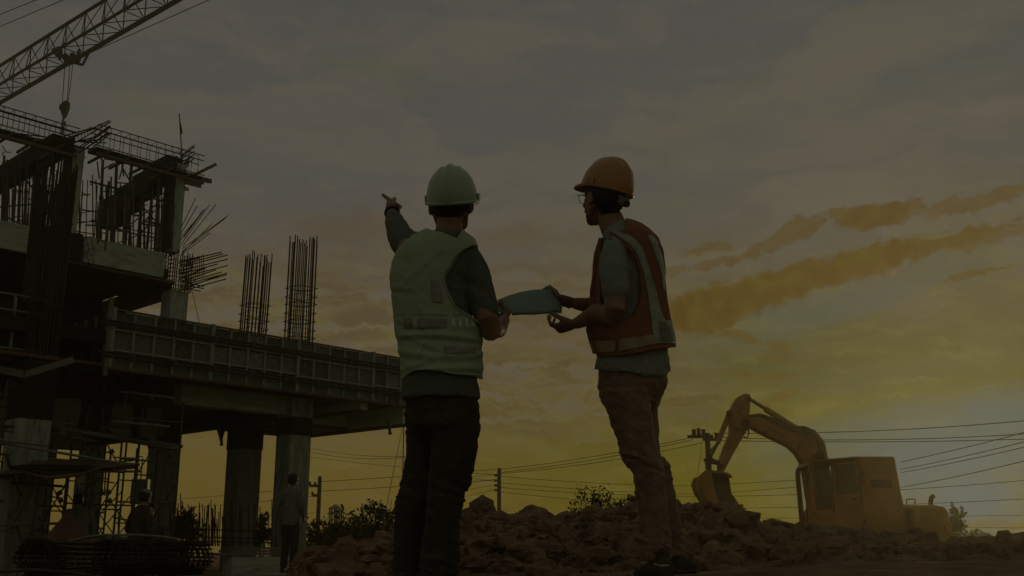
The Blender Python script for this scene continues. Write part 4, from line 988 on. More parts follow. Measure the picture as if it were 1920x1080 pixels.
# ------------------------------------------------------------------ vegetation
def leafcloud(c, rad, n, size, rs, flat=1.0):
    V = []; Fc = []
    k = 0
    cl = [(rs.randn(3) * .5) for _ in range(max(4, n // 45))]
    for i in range(n):
        q = cl[rs.randint(len(cl))] + rs.randn(3) * .22
        p = np.array(c) + q * np.array(rad)
        a = rs.randn(3); a /= np.linalg.norm(a); b = np.cross(a, rs.randn(3)); b /= np.linalg.norm(b) + 1e-9
        s = size * (.5 + rs.rand())
        V += [p - a * s, p + b * s * .45, p + a * s, p - b * s * .45]; Fc.append((k, k + 1, k + 2, k + 3)); k += 4
    return V, Fc
def plant(px, py, Y, rad, n, size, label, seed, cat='bush', stems=7, zb=None, name='bush', twigs=14, leafm='leaf'):
    rs = np.random.RandomState(seed); c = P(px, py, Y); zb = zb if zb is not None else float(ground_h(c.x, c.y))
    e = empty(name, (c.x, c.y, zb), label, cat, None)
    V, Fc = leafcloud(c, rad, n, size, rs); mesh('crown', V, Fc, leafm, e)
    for i in range(stems):
        tip = c + Vector(((rs.rand() - .5) * 1.9 * rad[0], (rs.rand() - .5) * rad[1], (rs.rand() - .2) * 1.2 * rad[2]))
        base = Vector((c.x + (rs.rand() - .5) * .5 * rad[0], c.y, zb - .1)); mid = base.lerp(tip, .5) + Vector(((rs.rand() - .5) * .3 * rad[0], 0, 0))
        tube('stem', [base, mid, tip], [size * .35, size * .25, size * .1], 'twig', e, 5)
    return e
plant(1092, 940, 15, (.20, .2, .22), 300, .026, 'spindly leafy sapling left of the orange vested man', 1, stems=6, name='sapling', zb=-.2)
plant(1140, 955, 15, (.34, .3, .24), 850, .025, 'leafy shrub on the heap just left of the orange vested man\'s legs', 2, stems=8, zb=-.2)
plant(1180, 955, 15.5, (.16, .2, .22), 420, .034, 'shrub half hidden behind the orange vested man\'s legs', 22, stems=5, zb=-.2)
plant(1282, 968, 11.5, (.16, .2, .12), 350, .03, 'weedy growth at the left foot of the tall clay mound', 23, stems=4, zb=.2)
plant(712, 965, 24, (.42, .3, .36), 420, .06, 'open twiggy treetop left of the pointing man', 3, cat='tree', stems=9, name='small_tree', zb=-.5)
plant(640, 1002, 30, (1.05, .8, .46), 2000, .075, 'dense dark bush below the little roofed tower', 4, stems=6, zb=-.6)
plant(705, 1012, 31, (1.0, .8, .38), 1500, .075, 'dark hedge like bush just left of the pointing man\'s legs', 5, stems=5, zb=-.6)
plant(342, 992, 30, (.5, .5, .50), 1000, .08, 'dark bush seen between the shaded and wrapped columns', 6, stems=4, zb=-.6)
plant(492, 1000, 30, (.35, .4, .40), 500, .08, 'dark bush seen between the two front columns', 7, stems=4, zb=-.6)
plant(1790, 985, 40, (.30, .5, .45), 500, .10, 'sunlit bush at the rear corner of the excavator', 8, stems=4, zb=-.6)
plant(1830, 1012, 44, (.7, .5, .30), 900, .10, 'low bush on the skyline at the far right', 9, stems=4, zb=-.6)
plant(1000, 966, 15, (.12, .1, .05), 60, .025, 'small weed poking over the heap right of the middle utility pole', 10, stems=5, zb=-.1, cat='weed', name='weed')
plant(1060, 975, 15, (.22, .1, .05), 120, .025, 'low weeds on the ridge left of the sapling', 12, stems=5, zb=-.1, cat='weed', name='weed')
plant(1045, 990, 14, (.08, .1, .10), 50, .02, 'thin weed in the dip of the ridge', 13, stems=3, zb=-.1, cat='weed', name='weed')
fb = np.random.RandomState(31); VVt = []; FFt = []
for i in range(26):
    px = 1790 + i * 12; c = P(px, 1024 - fb.rand() * 5, 66); v, f = leafcloud(c, (.8, .8, .30), 160, .16, fb); b = len(VVt); VVt += v; FFt += [tuple(x + b for x in q) for q in f]
for i in range(60):
    px = 560 + i * 22; c = P(px, 1026 - fb.rand() * 4, 67); v, f = leafcloud(c, (1.2, .8, .25), 120, .17, fb); b = len(VVt); VVt += v; FFt += [tuple(x + b for x in q) for q in f]
o = mesh('distant_scrub', VVt, FFt, 'leaf'); tag(o, 'low line of scrub along the flat horizon', 'scrub', None, 'stuff')
# little roofed look-out tower in the distance
tw = empty('lookout_tower', P(629, 1010, 60), 'tiny roofed look-out tower poking above the dark bush', 'tower')
c = P(629, 957, 60)
V = [P(617, 954, 60) + Vector((0, -.5, 0)), P(640, 953, 60) + Vector((0, -.5, 0)), P(640, 953, 60) + Vector((0, .6, 0)), P(617, 954, 60) + Vector((0, .6, 0)), P(629, 945, 60)]
mesh('roof', V, [(0, 1, 4), (1, 2, 4), (2, 3, 4), (3, 0, 4), (0, 3, 2, 1)], 'sheet', tw)
for px in (620, 629, 638):
    for dy in (-.3, .4): rod('post', P(px, 1015, 60) + Vector((0, dy, 0)), P(px, 954, 60) + Vector((0, dy, 0)), .05, 'pole', tw)
obox('rail_box', P(629, 962, 60), Vector((.32, 0, 0)), Vector((0, .4, 0)), Vector((0, 0, .06)), 'pole', tw)
# pale sheet and low kerb by the heap
tag(obox('pale_sheet', P(633, 1043, 16.5), Vector((.35, 0, .02)), Vector((0, .8, 0)), Vector((0, 0, .05)), 'sheet'), 'pale slab lying at the left foot of the clay heap', 'slab')
# ------------------------------------------------------------------ figures
class Acc:
    def __init__(s): s.V = []; s.F = []
    def add(s, V, Fc):
        b = len(s.V); s.V += [tuple(v) for v in V]; s.F += [tuple(i + b for i in f) for f in Fc]
    def loft(s, st, n=20, cap=True):
        """st: (centre, ra, rb, axisA) ellipse sections; the section plane is normal to the path, or horizontal if axisA is a pair"""
        V = []; Fc = []; k = len(st)
        C = [Vector(q[0]) for q in st]
        for i, q in enumerate(st):
            c, ra, rb, ax = C[i], q[1], q[2], q[3]
            if isinstance(ax, tuple) and len(ax) == 2: A, Bx = Vector(ax[0]), Vector(ax[1])
            else:
                t = (C[min(i + 1, k - 1)] - C[max(i - 1, 0)]).normalized(); A = Vector(ax); A = (A - t * A.dot(t)).normalized(); Bx = t.cross(A)
            for j in range(n):
                a = 2 * math.pi * j / n; V.append(c + A * math.cos(a) * ra + Bx * math.sin(a) * rb)
        for i in range(k - 1):
            for j in range(n): Fc.append((i * n + j, i * n + (j + 1) % n, (i + 1) * n + (j + 1) % n, (i + 1) * n + j))
        V += [C[0], C[-1]]
        for j in range(n):
            Fc.append((len(V) - 2, (j + 1) % n, j)); Fc.append((len(V) - 1, (k - 1) * n + j, (k - 1) * n + (j + 1) % n))
        s.add(V, Fc)
    def limb(s, pts, n=14):
        """pts: (point, radius); round-ended limb"""
        st = []
        p0, r0 = Vector(pts[0][0]), pts[0][1]; p1 = Vector(pts[1][0]); d = (p1 - p0).normalized()
        ax = d.orthogonal()
        st += [(p0 - d * r0 * .9, r0 * .45, r0 * .45, ax), (p0 - d * r0 * .5, r0 * .85, r0 * .85, ax)]
        for q in pts: st.append((q[0], q[1], q[2] if len(q) > 2 else q[1], q[3] if len(q) > 3 else ax))
        pe, re = Vector(pts[-1][0]), pts[-1][1]; d = (pe - Vector(pts[-2][0])).normalized(); re2 = pts[-1][2] if len(pts[-1]) > 2 else re; ae = pts[-1][3] if len(pts[-1]) > 3 else ax
        st += [(pe + d * re * .5, re * .85, re2 * .85, ae), (pe + d * re * .9, re * .45, re2 * .45, ae)]
        s.loft(st, n)
    def ell(s, c, rx, ry, rz, A=None, sub=3):
        V, Fc = ico(1, sub); A = A or (Vector((1, 0, 0)), Vector((0, 1, 0)), Vector((0, 0, 1)))
        s.add([Vector(c) + A[0] * v[0] * rx + A[1] * v[1] * ry + A[2] * v[2] * rz for v in V], Fc.tolist())

def finish(acc, voxel, smooth, name='tmp'):
    me = bpy.data.meshes.new(name); me.from_pydata(acc.V, [], acc.F); me.update()
    bm = bmesh.new(); bm.from_mesh(me); bmesh.ops.recalc_face_normals(bm, faces=bm.faces); bm.to_mesh(me); bm.free()
    o = bpy.data.objects.new(name, me); COL.objects.link(o)
    r = o.modifiers.new('r', 'REMESH'); r.mode = 'VOXEL'; r.voxel_size = voxel; r.adaptivity = 0
    s = o.modifiers.new('s', 'SMOOTH'); s.factor = .5; s.iterations = smooth
    dg = bpy.context.evaluated_depsgraph_get(); ev = o.evaluated_get(dg); m2 = bpy.data.meshes.new_from_object(ev)
    bpy.data.objects.remove(o); bpy.data.meshes.remove(me)
    return m2
def getV(me):
    a = np.empty(len(me.vertices) * 3); me.vertices.foreach_get('co', a); return a.reshape(-1, 3)
def getN(me):
    a = np.empty(len(me.vertices) * 3); me.vertex_normals.foreach_get('vector', a); return a.reshape(-1, 3)
def setV(me, V): me.vertices.foreach_set('co', V.ravel()); me.update()
def folds(me, fn):
    V = getV(me); N = getN(me); setV(me, V + N * fn(V)[:, None])
def cut(me, keep, relax=6):
    """keep only the vertices where keep is true, then smooth the free edge"""
    bm = bmesh.new(); bm.from_mesh(me); bm.verts.ensure_lookup_table()
    bmesh.ops.delete(bm, geom=[v for v, k in zip(bm.verts, keep) if not k], context='VERTS')
    for _ in range(relax):
        mv = []
        for v in bm.verts:
            if v.is_boundary:
                nb = [e.other_vert(v).co for e in v.link_edges if e.is_boundary]
                if len(nb) == 2: mv.append((v, v.co * .4 + (nb[0] + nb[1]) * .3))
        for v, c in mv: v.co = c
    me2 = bpy.data.meshes.new('cut'); bm.to_mesh(me2); bm.free(); return me2
def place(name, me, m, parent, thick=0.0, offs=-1.0):
    me.materials.clear(); me.materials.append(M_[m]); me.name = name
    me.polygons.foreach_set('use_smooth', [True] * len(me.polygons))
    o = bpy.data.objects.new(name, me); COL.objects.link(o); rel(o, parent)
    if thick: s = o.modifiers.new('thickness', 'SOLIDIFY'); s.thickness = thick; s.offset = offs
    return o
def shell(me, keep, off):
    c = me.copy(); V = getV(c); N = getN(c); setV(c, V + N * off); return cut(c, keep)
def pxof(V):
    """image coordinates of points (used only to lay tape and hems where the garment has them)"""
    x, y, z = V[:, 0], V[:, 1], V[:, 2] - CAM_Z
    d = y * CT + z * ST; u = -y * ST + z * CT
    return 960 + F * x / d, 540 - F * u / d

def hand(acc, w, d, nrm, right, curl, thumb=(.5, .6), sc=1.0, spread=.06, point=None):
    d = Vector(d).normalized(); nrm = Vector(nrm); nrm = (nrm - d * nrm.dot(d)).normalized()
    t = d.cross(nrm) if right else nrm.cross(d); w = Vector(w)
    acc.loft([(w - d * .02 * sc, .026 * sc, .019 * sc, t), (w + d * .005 * sc, .027 * sc, .019 * sc, t), (w + d * .03 * sc, .036 * sc, .018 * sc, t), (w + d * .06 * sc, .042 * sc, .016 * sc, t),
              (w + d * .088 * sc, .041 * sc, .014 * sc, t), (w + d * .096 * sc, .034 * sc, .009 * sc, t)], 18)
    L = [.074, .081, .075, .058]; R = [.0092, .0096, .0090, .0078]
    for i in range(4):
        lat = (.030 - .0205 * i) * sc; p = w + d * (.086 - .004 * abs(i - 1)) * sc + t * lat
        dd = (d + t * (1.5 - i) * spread).normalized(); pts = [(p - dd * .02 * sc, R[i] * sc), (p, R[i] * 1.05 * sc)]
        ang = 0; c = curl[i]
        if i == 0 and point is not None: dd = Vector(point).normalized(); c = 0.0
        for k, (fl, ca) in enumerate(((.45, 1.0), (.32, 1.15), (.23, .7))):
            ang += c * ca; v = dd * math.cos(ang) + nrm * math.sin(ang); p = p + v * L[i] * fl * sc; pts.append((p, R[i] * (1 - .08 * (k + 1)) * sc))
        acc.limb(pts, 10)
    p = w + d * .022 * sc + t * .026 * sc; a, b = thumb
    v1 = (d * math.cos(a) + t * math.sin(a) + nrm * b * .6).normalized(); v2 = (d * math.cos(a * .5) + t * math.sin(a * .5) + nrm * b * .8).normalized()
    acc.limb([(p, .015 * sc), (p + v1 * .038 * sc, .012 * sc), (p + v1 * .038 * sc + v2 * .030 * sc, .0105 * sc), (p + v1 * .038 * sc + v2 * .054 * sc, .009 * sc)], 10)

def frame3(f, up=(0, 0, 1)):
    f = Vector(f).normalized(); up = Vector(up); l = up.cross(f).normalized(); u = f.cross(l).normalized(); return f, l, u
def head(acc, c, fwd, sc=1.0, up=(0, 0, 1)):
    f, l, u = frame3(fwd, up); A = (f, l, u); c = Vector(c)
    Q = lambda a, b, d_: c + f * a * sc + l * b * sc + u * d_ * sc
    acc.ell(Q(-.012, 0, .018), .094 * sc, .076 * sc, .098 * sc, A)
    acc.ell(Q(.030, 0, -.035), .058 * sc, .060 * sc, .070 * sc, A)
    acc.ell(Q(.042, 0, -.072), .044 * sc, .046 * sc, .036 * sc, A)
    acc.ell(Q(.068, 0, -.094), .020 * sc, .022 * sc, .017 * sc, A, 2)
    for s in (-1, 1):
        acc.limb([(Q(-.005, .060 * s, -.045), .014 * sc), (Q(.03, .050 * s, -.082), .014 * sc), (Q(.062, .020 * s, -.096), .012 * sc)], 8)   # jaw line
        acc.ell(Q(.062, .038 * s, -.026), .020 * sc, .022 * sc, .018 * sc, A, 2)   # cheekbone
        e = Quaternion(u, .35 * s); B = (e @ f, e @ l, u)
        acc.ell(Q(-.010, .084 * s, -.014), .020 * sc, .0085 * sc, .032 * sc, B, 2)
        acc.ell(Q(-.002, .077 * s, -.032), .009 * sc, .007 * sc, .013 * sc, B, 2)
    acc.limb([(Q(.082, 0, .004), .010 * sc), (Q(.098, 0, -.022), .011 * sc), (Q(.108, 0, -.036), .0125 * sc)], 8)
    for s in (-1, 1): acc.ell(Q(.093, .010 * s, -.040), .010 * sc, .008 * sc, .007 * sc, A, 2)
    acc.limb([(Q(.078, -.03, .018), .010 * sc), (Q(.086, 0, .016), .011 * sc), (Q(.078, .03, .018), .010 * sc)], 8)
    acc.limb([(Q(.082, -.018, -.060), .006 * sc), (Q(.092, 0, -.058), .007 * sc), (Q(.082, .018, -.060), .006 * sc)], 8)
    acc.limb([(Q(.080, -.016, -.070), .006 * sc), (Q(.089, 0, -.071), .0075 * sc), (Q(.080, .016, -.070), .006 * sc)], 8)
def eyes(c, fwd, parent, up=(0, 0, 1)):
    f, l, u = frame3(fwd, up); c = Vector(c)
    for s in (-1, 1):
        V, Fc = ico(.0125, 2); p = c + f * .0745 + l * .032 * s + u * .0
        mesh('eye', [p + Vector(v) for v in V], Fc.tolist(), 'strapgrey', parent, True)
def hair(c, fwd, parent, m='hair', low=-.075, front=.045, up=(0, 0, 1), grow=.010):
    f, l, u = frame3(fwd, up); c = Vector(c); V, Fc = ico(1, 5)
    W_ = V * np.array([.094 + grow, .076 + grow, .098 + grow]) + np.array([-.012, 0, .018])
    n = fbm(V[:, 0] * 14, V[:, 1] * 14, V[:, 2] * 5, 3) - .5; W_ = W_ * (1 + .05 * n)[:, None]
    lowr = W_[:, 2] < .0
    W_[:, 0] = np.where(lowr & (W_[:, 0] < -.02), W_[:, 0] * (1 + .12 * np.clip(W_[:, 2] / low, 0, 1)), W_[:, 0])
    lim = np.where(W_[:, 0] < -.03, low, np.where(W_[:, 0] < .012, .004 + (W_[:, 0] - .012) * 1.1, np.where(np.abs(W_[:, 1]) > .066, -.03 if False else -.005, .03)))
    keep = (W_[:, 2] > lim + .006 * n) & ~((W_[:, 0] > front) & (W_[:, 2] < .055))
    P3 = [c + f * a + l * b + u * d for a, b, d in W_]
    me = bpy.data.meshes.new('hair'); me.from_pydata([tuple(p) for p in P3], [], Fc.tolist()); me.update()
    return place('hair', cut(me, keep, 3), m, parent, .012)
def helmet(c, fwd, m, parent, up=(0, 0, 1), sc=1.0, back=True):
    """hard hat: ridged dome, drip rim, peak, slot lugs, suspension band"""
    f, l, u = frame3(fwd, up); c = Vector(c); e = parent
    def Q(a, b, d): return c + f * a * sc + l * b * sc + u * d * sc
    V = []; Fc = []; n = 72; R = 22
    a0, b0, h0 = .128, .108, .150
    for i in range(R + 1):
        ph = (i / R) * math.pi / 2
        for j in range(n):
            th = 2 * math.pi * j / n; cx, sy = math.cos(th), math.sin(th)
            r = math.cos(ph) ** .86 if ph < math.pi / 2 - 1e-6 else 0; z = math.sin(ph) ** .95
            x, y = a0 * cx * r, b0 * sy * r
            rid = math.exp(-(y / .012) ** 2) * .011 * min(1, z * 2.2) + math.exp(-((abs(y) - .037) / .006) ** 2) * .006 * min(1, max(0, z - .25) * 2.5)
            V.append(Q(x * (1 + rid * 1.5), y, h0 * z + rid))
        if i: 
            for j in range(n): Fc.append(((i - 1) * n + j, (i - 1) * n + (j + 1) % n, i * n + (j + 1) % n, i * n + j))
    sh = mesh('helmet_shell', V, Fc, m, e, True); s = sh.modifiers.new('thickness', 'SOLIDIFY'); s.thickness = .0035
    # rim and peak
    V = []; Fc = []; K = 5
    for k in range(K):
        g = k / (K - 1)
        for j in range(n):
            th = 2 * math.pi * j / n; cx, sy = math.cos(th), math.sin(th)
            pk = max(0, cx) ** 2.2 * .040; w = .0045 + pk
            x, y = (a0 + w * g) * cx, (b0 + (.0045 + pk * .1) * g) * sy
            V.append(Q(x, y, .001 - .004 * g - .25 * pk * g + .003 * math.sin(g * math.pi)))
        if k:
            for j in range(n): Fc.append(((k - 1) * n + j, (k - 1) * n + (j + 1) % n, k * n + (j + 1) % n, k * n + j))
    rm = mesh('helmet_rim', V, Fc, m, sh, True); e = sh; s = rm.modifiers.new('thickness', 'SOLIDIFY'); s.thickness = .004
    tube('rim_bead', [Q((a0 + .0045 + max(0, math.cos(t)) ** 2.2 * .040) * math.cos(t), (b0 + .0045 + max(0, math.cos(t)) ** 2.2 * .004) * math.sin(t), -.004 - .25 * max(0, math.cos(t)) ** 2.2 * .04) for t in [2 * math.pi * q / 48 for q in range(48)]], .0032, m, e, 6, True)
    for s_ in (-1, 1):
        obox('slot_lug', Q(.012, (b0 + .004) * s_, .016), f * .018, l * .005, u * .013, m, e)
    obox('slot_lug', Q(.128, 0, .018), f * .004, l * .014, u * .012, m, e)
    if back: obox('slot_lug', Q(-.133, 0, .014), f * .004, l * .012, u * .010, m, e)
def shoe(p, d, parent, L=.27, m='shoe', sole='sole'):
    k = L / .27
    d = Vector(d); d.z = 0; d.normalize(); s = ZU.cross(d); p = Vector(p); a = Acc()
    st = [(p - d * .075 * k + ZU * .045, .034, .04), (p - d * .05 * k + ZU * .05, .042, .05), (p + ZU * .05, .042, .052), (p + d * .06 * k + ZU * .042, .043 * k, .042), (p + d * .12 * k + ZU * .034, .046 * k, .032), (p + d * .17 * k + ZU * .030, .040 * k, .026), (p + d * .195 * k + ZU * .026, .024 * k, .018)]
    a.loft([(c, ra, rb, (s, ZU)) for c, ra, rb in st], 16); a.limb([(p + ZU * .05, .042), (p + ZU * .115 - d * .01, .040)], 12)
    place('shoe', finish(a, .006, 3), m, parent)
    a = Acc(); a.loft([(c - ZU * (c.z - p.z - .008), ra * 1.08, .012, (s, ZU)) for c, ra, rb in st], 14); place('shoe_sole', finish(a, .006, 2), sole, parent)

def person_far(base, H, fwd, label, shirt, pants, pose, group=None, hat=None, hairm='hair', cat='person', lean=(0, 0), arms=None, long=False, bulk=1.0):
    """a background figure about H tall; pose: 'stand' or 'sit'"""
    base = Vector(base); k = H / 1.70; f, l, u = frame3(fwd)
    e = empty('person', base, label, cat, group)
    def Q(a, b, c): return base + (f * (a + lean[0] * c) + l * (b + lean[1] * c) + u * c) * k
    hip, sh = (.90, 1.40) if pose == 'stand' else (.22, .74)
    dz = hip - .90
    a = Acc()
    hc = Q(.02, 0, 1.58 + dz); head(a, hc, f, k)
    a.limb([(Q(0, 0, 1.38 + dz), .055 * k), (Q(.01, 0, 1.50 + dz), .05 * k)])
    a.loft([(Q(0, 0, z + dz), w * k, d * k, (l, f)) for z, w, d in ((.88, .14, .10), (1.1, .13, .09), (1.3, .17, .10), (1.4, .10, .07))])
    arms = arms or {1: (((-.0), .20, 1.36), (-.02, .25, 1.10), (.10, .22, .88)), -1: ((0, -.20, 1.36), (-.02, -.25, 1.10), (.10, -.22, .88))}
    for s in (1, -1):
        A = [Q(q[0], q[1], q[2] + dz) for q in arms[s]]
        a.limb([(A[0], .05 * k), (A[1], .04 * k), (A[2], .028 * k)]); hand(a, A[2], A[2] - A[1], l * -s, s < 0, (.3, .35, .4, .45), sc=.95 * k)
    if pose == 'stand':
        for s in (1, -1): a.limb([(Q(0, .09 * s, .88), .08 * k), (Q(.02, .09 * s, .48), .055 * k), (Q(-.01, .09 * s, .08), .04 * k)])
    place('body', finish(a, .010 * k, 2), 'skin', e)
    hair(hc, f, e, hairm)
    a = Acc(); b = bulk
    a.loft([(Q(0, 0, z + dz), w * k * b, d * k * b, (l, f)) for z, w, d in ((.80, .17, .125), (.9, .168, .125), (1.1, .158, .12), (1.25, .175, .125), (1.36, .185, .115), (1.42, .14, .09), (1.455, .07, .065))], 24)
    for s in (1, -1):
        A = [Q(q[0], q[1], q[2] + dz) for q in arms[s]]; end = A[1].lerp(A[2], .85 if long else .0)
        pts = [(A[0] - l * s * .03, .066 * k), (A[0].lerp(A[1], .5), .062 * k), (A[1], .055 * k)] + ([(A[1].lerp(A[2], .5), .047 * k), (end, .040 * k)] if long else [])
        a.limb(pts)
    me = finish(a, .012 * k, 3); folds(me, lambda V: (fbm(V[:, 0] * 7, V[:, 1] * 7, V[:, 2] * 14, 4) - .5) * .03 * k); place('shirt', me, shirt, e)
    a = Acc()
    if pose == 'stand':
        a.loft([(Q(0, 0, z), w * k, d * k, (l, f)) for z, w, d in ((.74, .155, .11), (.85, .17, .122), (.98, .155, .115))], 24)
        for s in (1, -1): a.limb([(Q(0, .085 * s, .84), .098 * k), (Q(.025, .09 * s, .48), .075 * k), (Q(-.01, .09 * s, .12), .062 * k)])
        for s in (1, -1): shoe(Q(-.01, .09 * s, 0), f + l * .2 * s, e, m='shoe', sole='shoe')
    else:
        a.loft([(Q(0, 0, z), w * k, d * k, (l, f)) for z, w, d in ((.08, .17, .14), (.2, .17, .13), (.32, .15, .11))], 24)
        for s in (1, -1): a.limb([(Q(0, .09 * s, .18), .09 * k), (Q(.36, .14 * s, .40), .07 * k), (Q(.40, .12 * s, .06), .055 * k)])
    me = finish(a, .012 * k, 3); folds(me, lambda V: (fbm(V[:, 0] * 8, V[:, 1] * 8, V[:, 2] * 12, 4) - .5) * .028 * k); place('trousers', me, pants, e)
    if hat == 'cap':
        V, Fc = ico(1, 3); V = V * np.array([.106, .088, .10]); keepf = [t for t in Fc.tolist() if all(V[i][2] > -.02 for i in t)]
        mesh('cap', [hc + (f * (v[0] - .01) + l * v[1] + u * (v[2] + .035)) * k for v in V], keepf, 'strapgrey', e, True)
        obox('cap_opening', hc + (-f * .108 + u * .045) * k, f * .003 * k, l * .03 * k, u * .012 * k, 'reflect', e)
    if hat == 'helmet': helmet(hc + u * .045 * k, f, 'helmeto', e, sc=k)
    return e

# ---- the engineer in the lime vest, seen from behind, pointing with his raised left arm
LY = 4.10
X3, Y3 = Vector((1, 0, 0)), Vector((0, 1, 0))
def sect(py, xl, xr, ry, Y, grow=0.0, dy=0.0):
    a, b = P(xl, py, Y), P(xr, py, Y); return ((a + b) / 2 + Vector((0, dy, 0)), (b - a).length / 2 + grow, ry + grow, (X3, Y3))
base = Vector((P(822, 1110, LY).x - .02, LY + .05, 0)); base.z = float(ground_h(base.x, base.y))
LM = empty('person', base, 'man in lime vest and pale hard hat, seen from behind, pointing with raised left arm', 'person', 'the two engineers')
hc = P(846, 383, LY + .02); hf = Vector((.16, 1, .02))
a = Acc(); head(a, hc, hf, 1.05)
a.limb([(P(838, 462, LY), .062), (P(841, 436, LY + .005), .058), (P(844, 410, LY + .01), .054)])
tor = [(437, 812, 862, .055), (446, 790, 872, .075), (456, 768, 886, .092), (470, 754, 892, .105), (490, 748, 888, .115), (520, 744, 884, .12), (560, 746, 880, .12), (600, 748, 886, .115), (640, 753, 890, .11), (690, 757, 894, .112), (745, 758, 896, .118)]
a.loft([sect(*q, LY, -.012) for q in tor], 26)
# right arm: elbow out to the right, forearm going away to the plan
a.limb([(P(876, 484, LY), .055), (P(898, 545, LY - .02), .048), (P(914, 602, LY - .05), .046), (P(921, 619, LY - .04), .047), (P(933, 616, LY + .06), .041), (P(943, 603, LY + .15), .030), (P(945, 600, LY + .18), .026)])
hand(a, P(945, 600, LY + .19), Vector((.10, .75, .30)), Vector((-.8, .1, .5)), True, (.85, .9, .95, 1.0), (.5, 1.1), 1.0)
# left arm: raised, forearm away and up
a.limb([(P(772, 470, LY + .02), .052), (P(758, 455, LY + .15), .048), (P(748, 440, LY + .28), .042), (P(741, 421, LY + .38), .039), (P(736, 404, LY + .48), .030), (P(735, 399, LY + .51), .026)])
hand(a, P(734, 402, LY + .50), Vector((-.22, .74, .60)), Vector((.75, -.20, -.32)), False, (.24, 1.25, 1.3, 1.35), (.05, .35), 1.18, .03, (-.46, .62, .52))
for (xk, yk) in ():
    pass
place('body', finish(a, .0042, 3), 'skin', LM)
eyes(hc, hf, LM); hair(hc, hf, LM, low=-.100, grow=.010)
helmet(P(848, 378, LY + .01), Vector((.14, 1, .42)), 'helmetw', LM, sc=1.0)
tube('chin_strap', [P(892, 380, LY + .02), P(897, 372, LY + .05), P(893, 368, LY + .06)], .0018, 'black', LM)
tube('chin_strap', [P(890, 384, LY + .03), P(897, 379, LY + .05), P(899, 374, LY + .03), P(896, 382, LY + .02)], .0015, 'black', LM)
tube('chin_strap', [P(808, 384, LY + .02), P(811, 400, LY + .06), P(822, 430, LY + .11)], .004, 'strapgrey', LM)
# watch
wc = P(735, 399.5, LY + .49); wd = (P(734, 398, LY + .52) - P(741, 421, LY + .38)).normalized(); wa = wd.orthogonal().normalized(); wb = wd.cross(wa)
tube('wrist_strap', [wc + (wa * math.cos(t) + wb * math.sin(t)) * .031 for t in [2 * math.pi * q / 20 for q in range(20)]], .0065, 'black', LM, 6, True)
# shirt
a = Acc(); a.loft([sect(*q, LY, -.001) for q in tor[:-1]] + [sect(735, 755, 899, .128, LY), sect(749, 753, 901, .133, LY)], 30)
a.limb([(P(868, 480, LY), .060), (P(882, 500, LY), .065), (P(893, 530, LY - .01), .065), (P(902, 556, LY - .02), .058), (P(909, 576, LY - .03), .054), (P(911, 584, LY - .035), .053)], 20)
a.limb([(P(784, 472, LY + .02), .062), (P(770, 462, LY + .09), .064), (P(760, 456, LY + .15), .061), (P(751, 444, LY + .25), .053), (P(746, 432, LY + .32), .049), (P(741, 418, LY + .39), .042), (P(738, 409, LY + .45), .036)], 20)
me = finish(a, .0055, 4)
def cloth_fold(V, amp, sx=6, sz=18, ph=0.0):
    n = fbm(V[:, 0] * sx + ph, V[:, 1] * sx, V[:, 2] * sz + V[:, 0] * 6, 4, .5); r = 1 - np.abs(n - .5) * 5; f2 = fbm(V[:, 0] * 26 + ph, V[:, 1] * 22, V[:, 2] * 34 + V[:, 0] * 10, 3, .55) - .5; return amp * (np.clip(r, -.4, 1) - .2) + .0035 * f2
folds(me, lambda V: cloth_fold(V, .0075, 9, 12, 3)); place('shirt', me, 'shirtgrey', LM)
hem_px = [(740, 741), (755, 741), (786, 749), (824, 744), (898, 741), (920, 741)]
# trousers
a = Acc()
a.loft([sect(722, 764, 890, .100, LY), sect(745, 760, 895, .110, LY), sect(770, 760, 899, .122, LY), sect(800, 763, 899, .115, LY, 0), sect(822, 790, 880, .06, LY)], 28)
def leg(lst, Y0, dyk=None):
    o = []
    for (py, xl, xr, *yy) in lst:
        Y = yy[0] if yy else Y0; p, q = P(xl, py, Y), P(xr, py, Y); o.append(((p + q) / 2, (q - p).length / 2, (q - p).length / 2 * 1.04, (X3, Y3)))
    return o
a.loft(leg([(775, 812, 898), (800, 806, 899), (840, 806, 896), (880, 806, 888), (905, 805, 880), (925, 804, 870), (945, 801, 867), (980, 798, 861), (1010, 793, 860), (1050, 790, 859), (1090, 788, 857), (1108, 786, 858)], LY), 24)
a.loft(leg([(775, 759, 838), (800, 763, 840), (850, 761, 832), (890, 756, 824), (915, 751, 818), (945, 744, 808), (980, 740, 798), (1010, 738, 792), (1050, 738, 788), (1090, 737, 788), (1106, 736, 788)], LY + .12), 24)
me = finish(a, .0055, 3)
def jean(V, kz, amp):
    z = V[:, 2]; w = sum(np.exp(-((z - q) / s) ** 2) * m for q, s, m in kz) + .25
    n = fbm(V[:, 0] * 10, V[:, 1] * 8, z * 30 + V[:, 0] * 14, 4, .5); r = 1 - np.abs(n - .5) * 6; n2 = fbm(V[:, 0] * 5, V[:, 1] * 5, z * 9 + 4, 3) - .5
    f2 = np.abs(fbm(V[:, 0] * 24, V[:, 1] * 20, z * 40 + V[:, 0] * 18, 3, .55) - .5); return amp * w * (np.clip(r, -.5, 1)) + .012 * n2 - .007 * f2
kn = P(840, 925, LY).z; folds(me, lambda V: jean(V, [(kn, .07, 1.1), (P(840, 1070, LY).z, .1, 1.2), (P(840, 790, LY).z, .07, .6)], .009)); LT = place('trousers', me, 'jeansd', LM)
shoe(Vector((P(823, 1110, LY).x, LY - .01, base.z)), (.25, 1, 0), LM); shoe(Vector((P(762, 1110, LY + .12).x, LY + .12, float(ground_h(-.4, LY + .12)))), (-.2, 1, 0), LM)
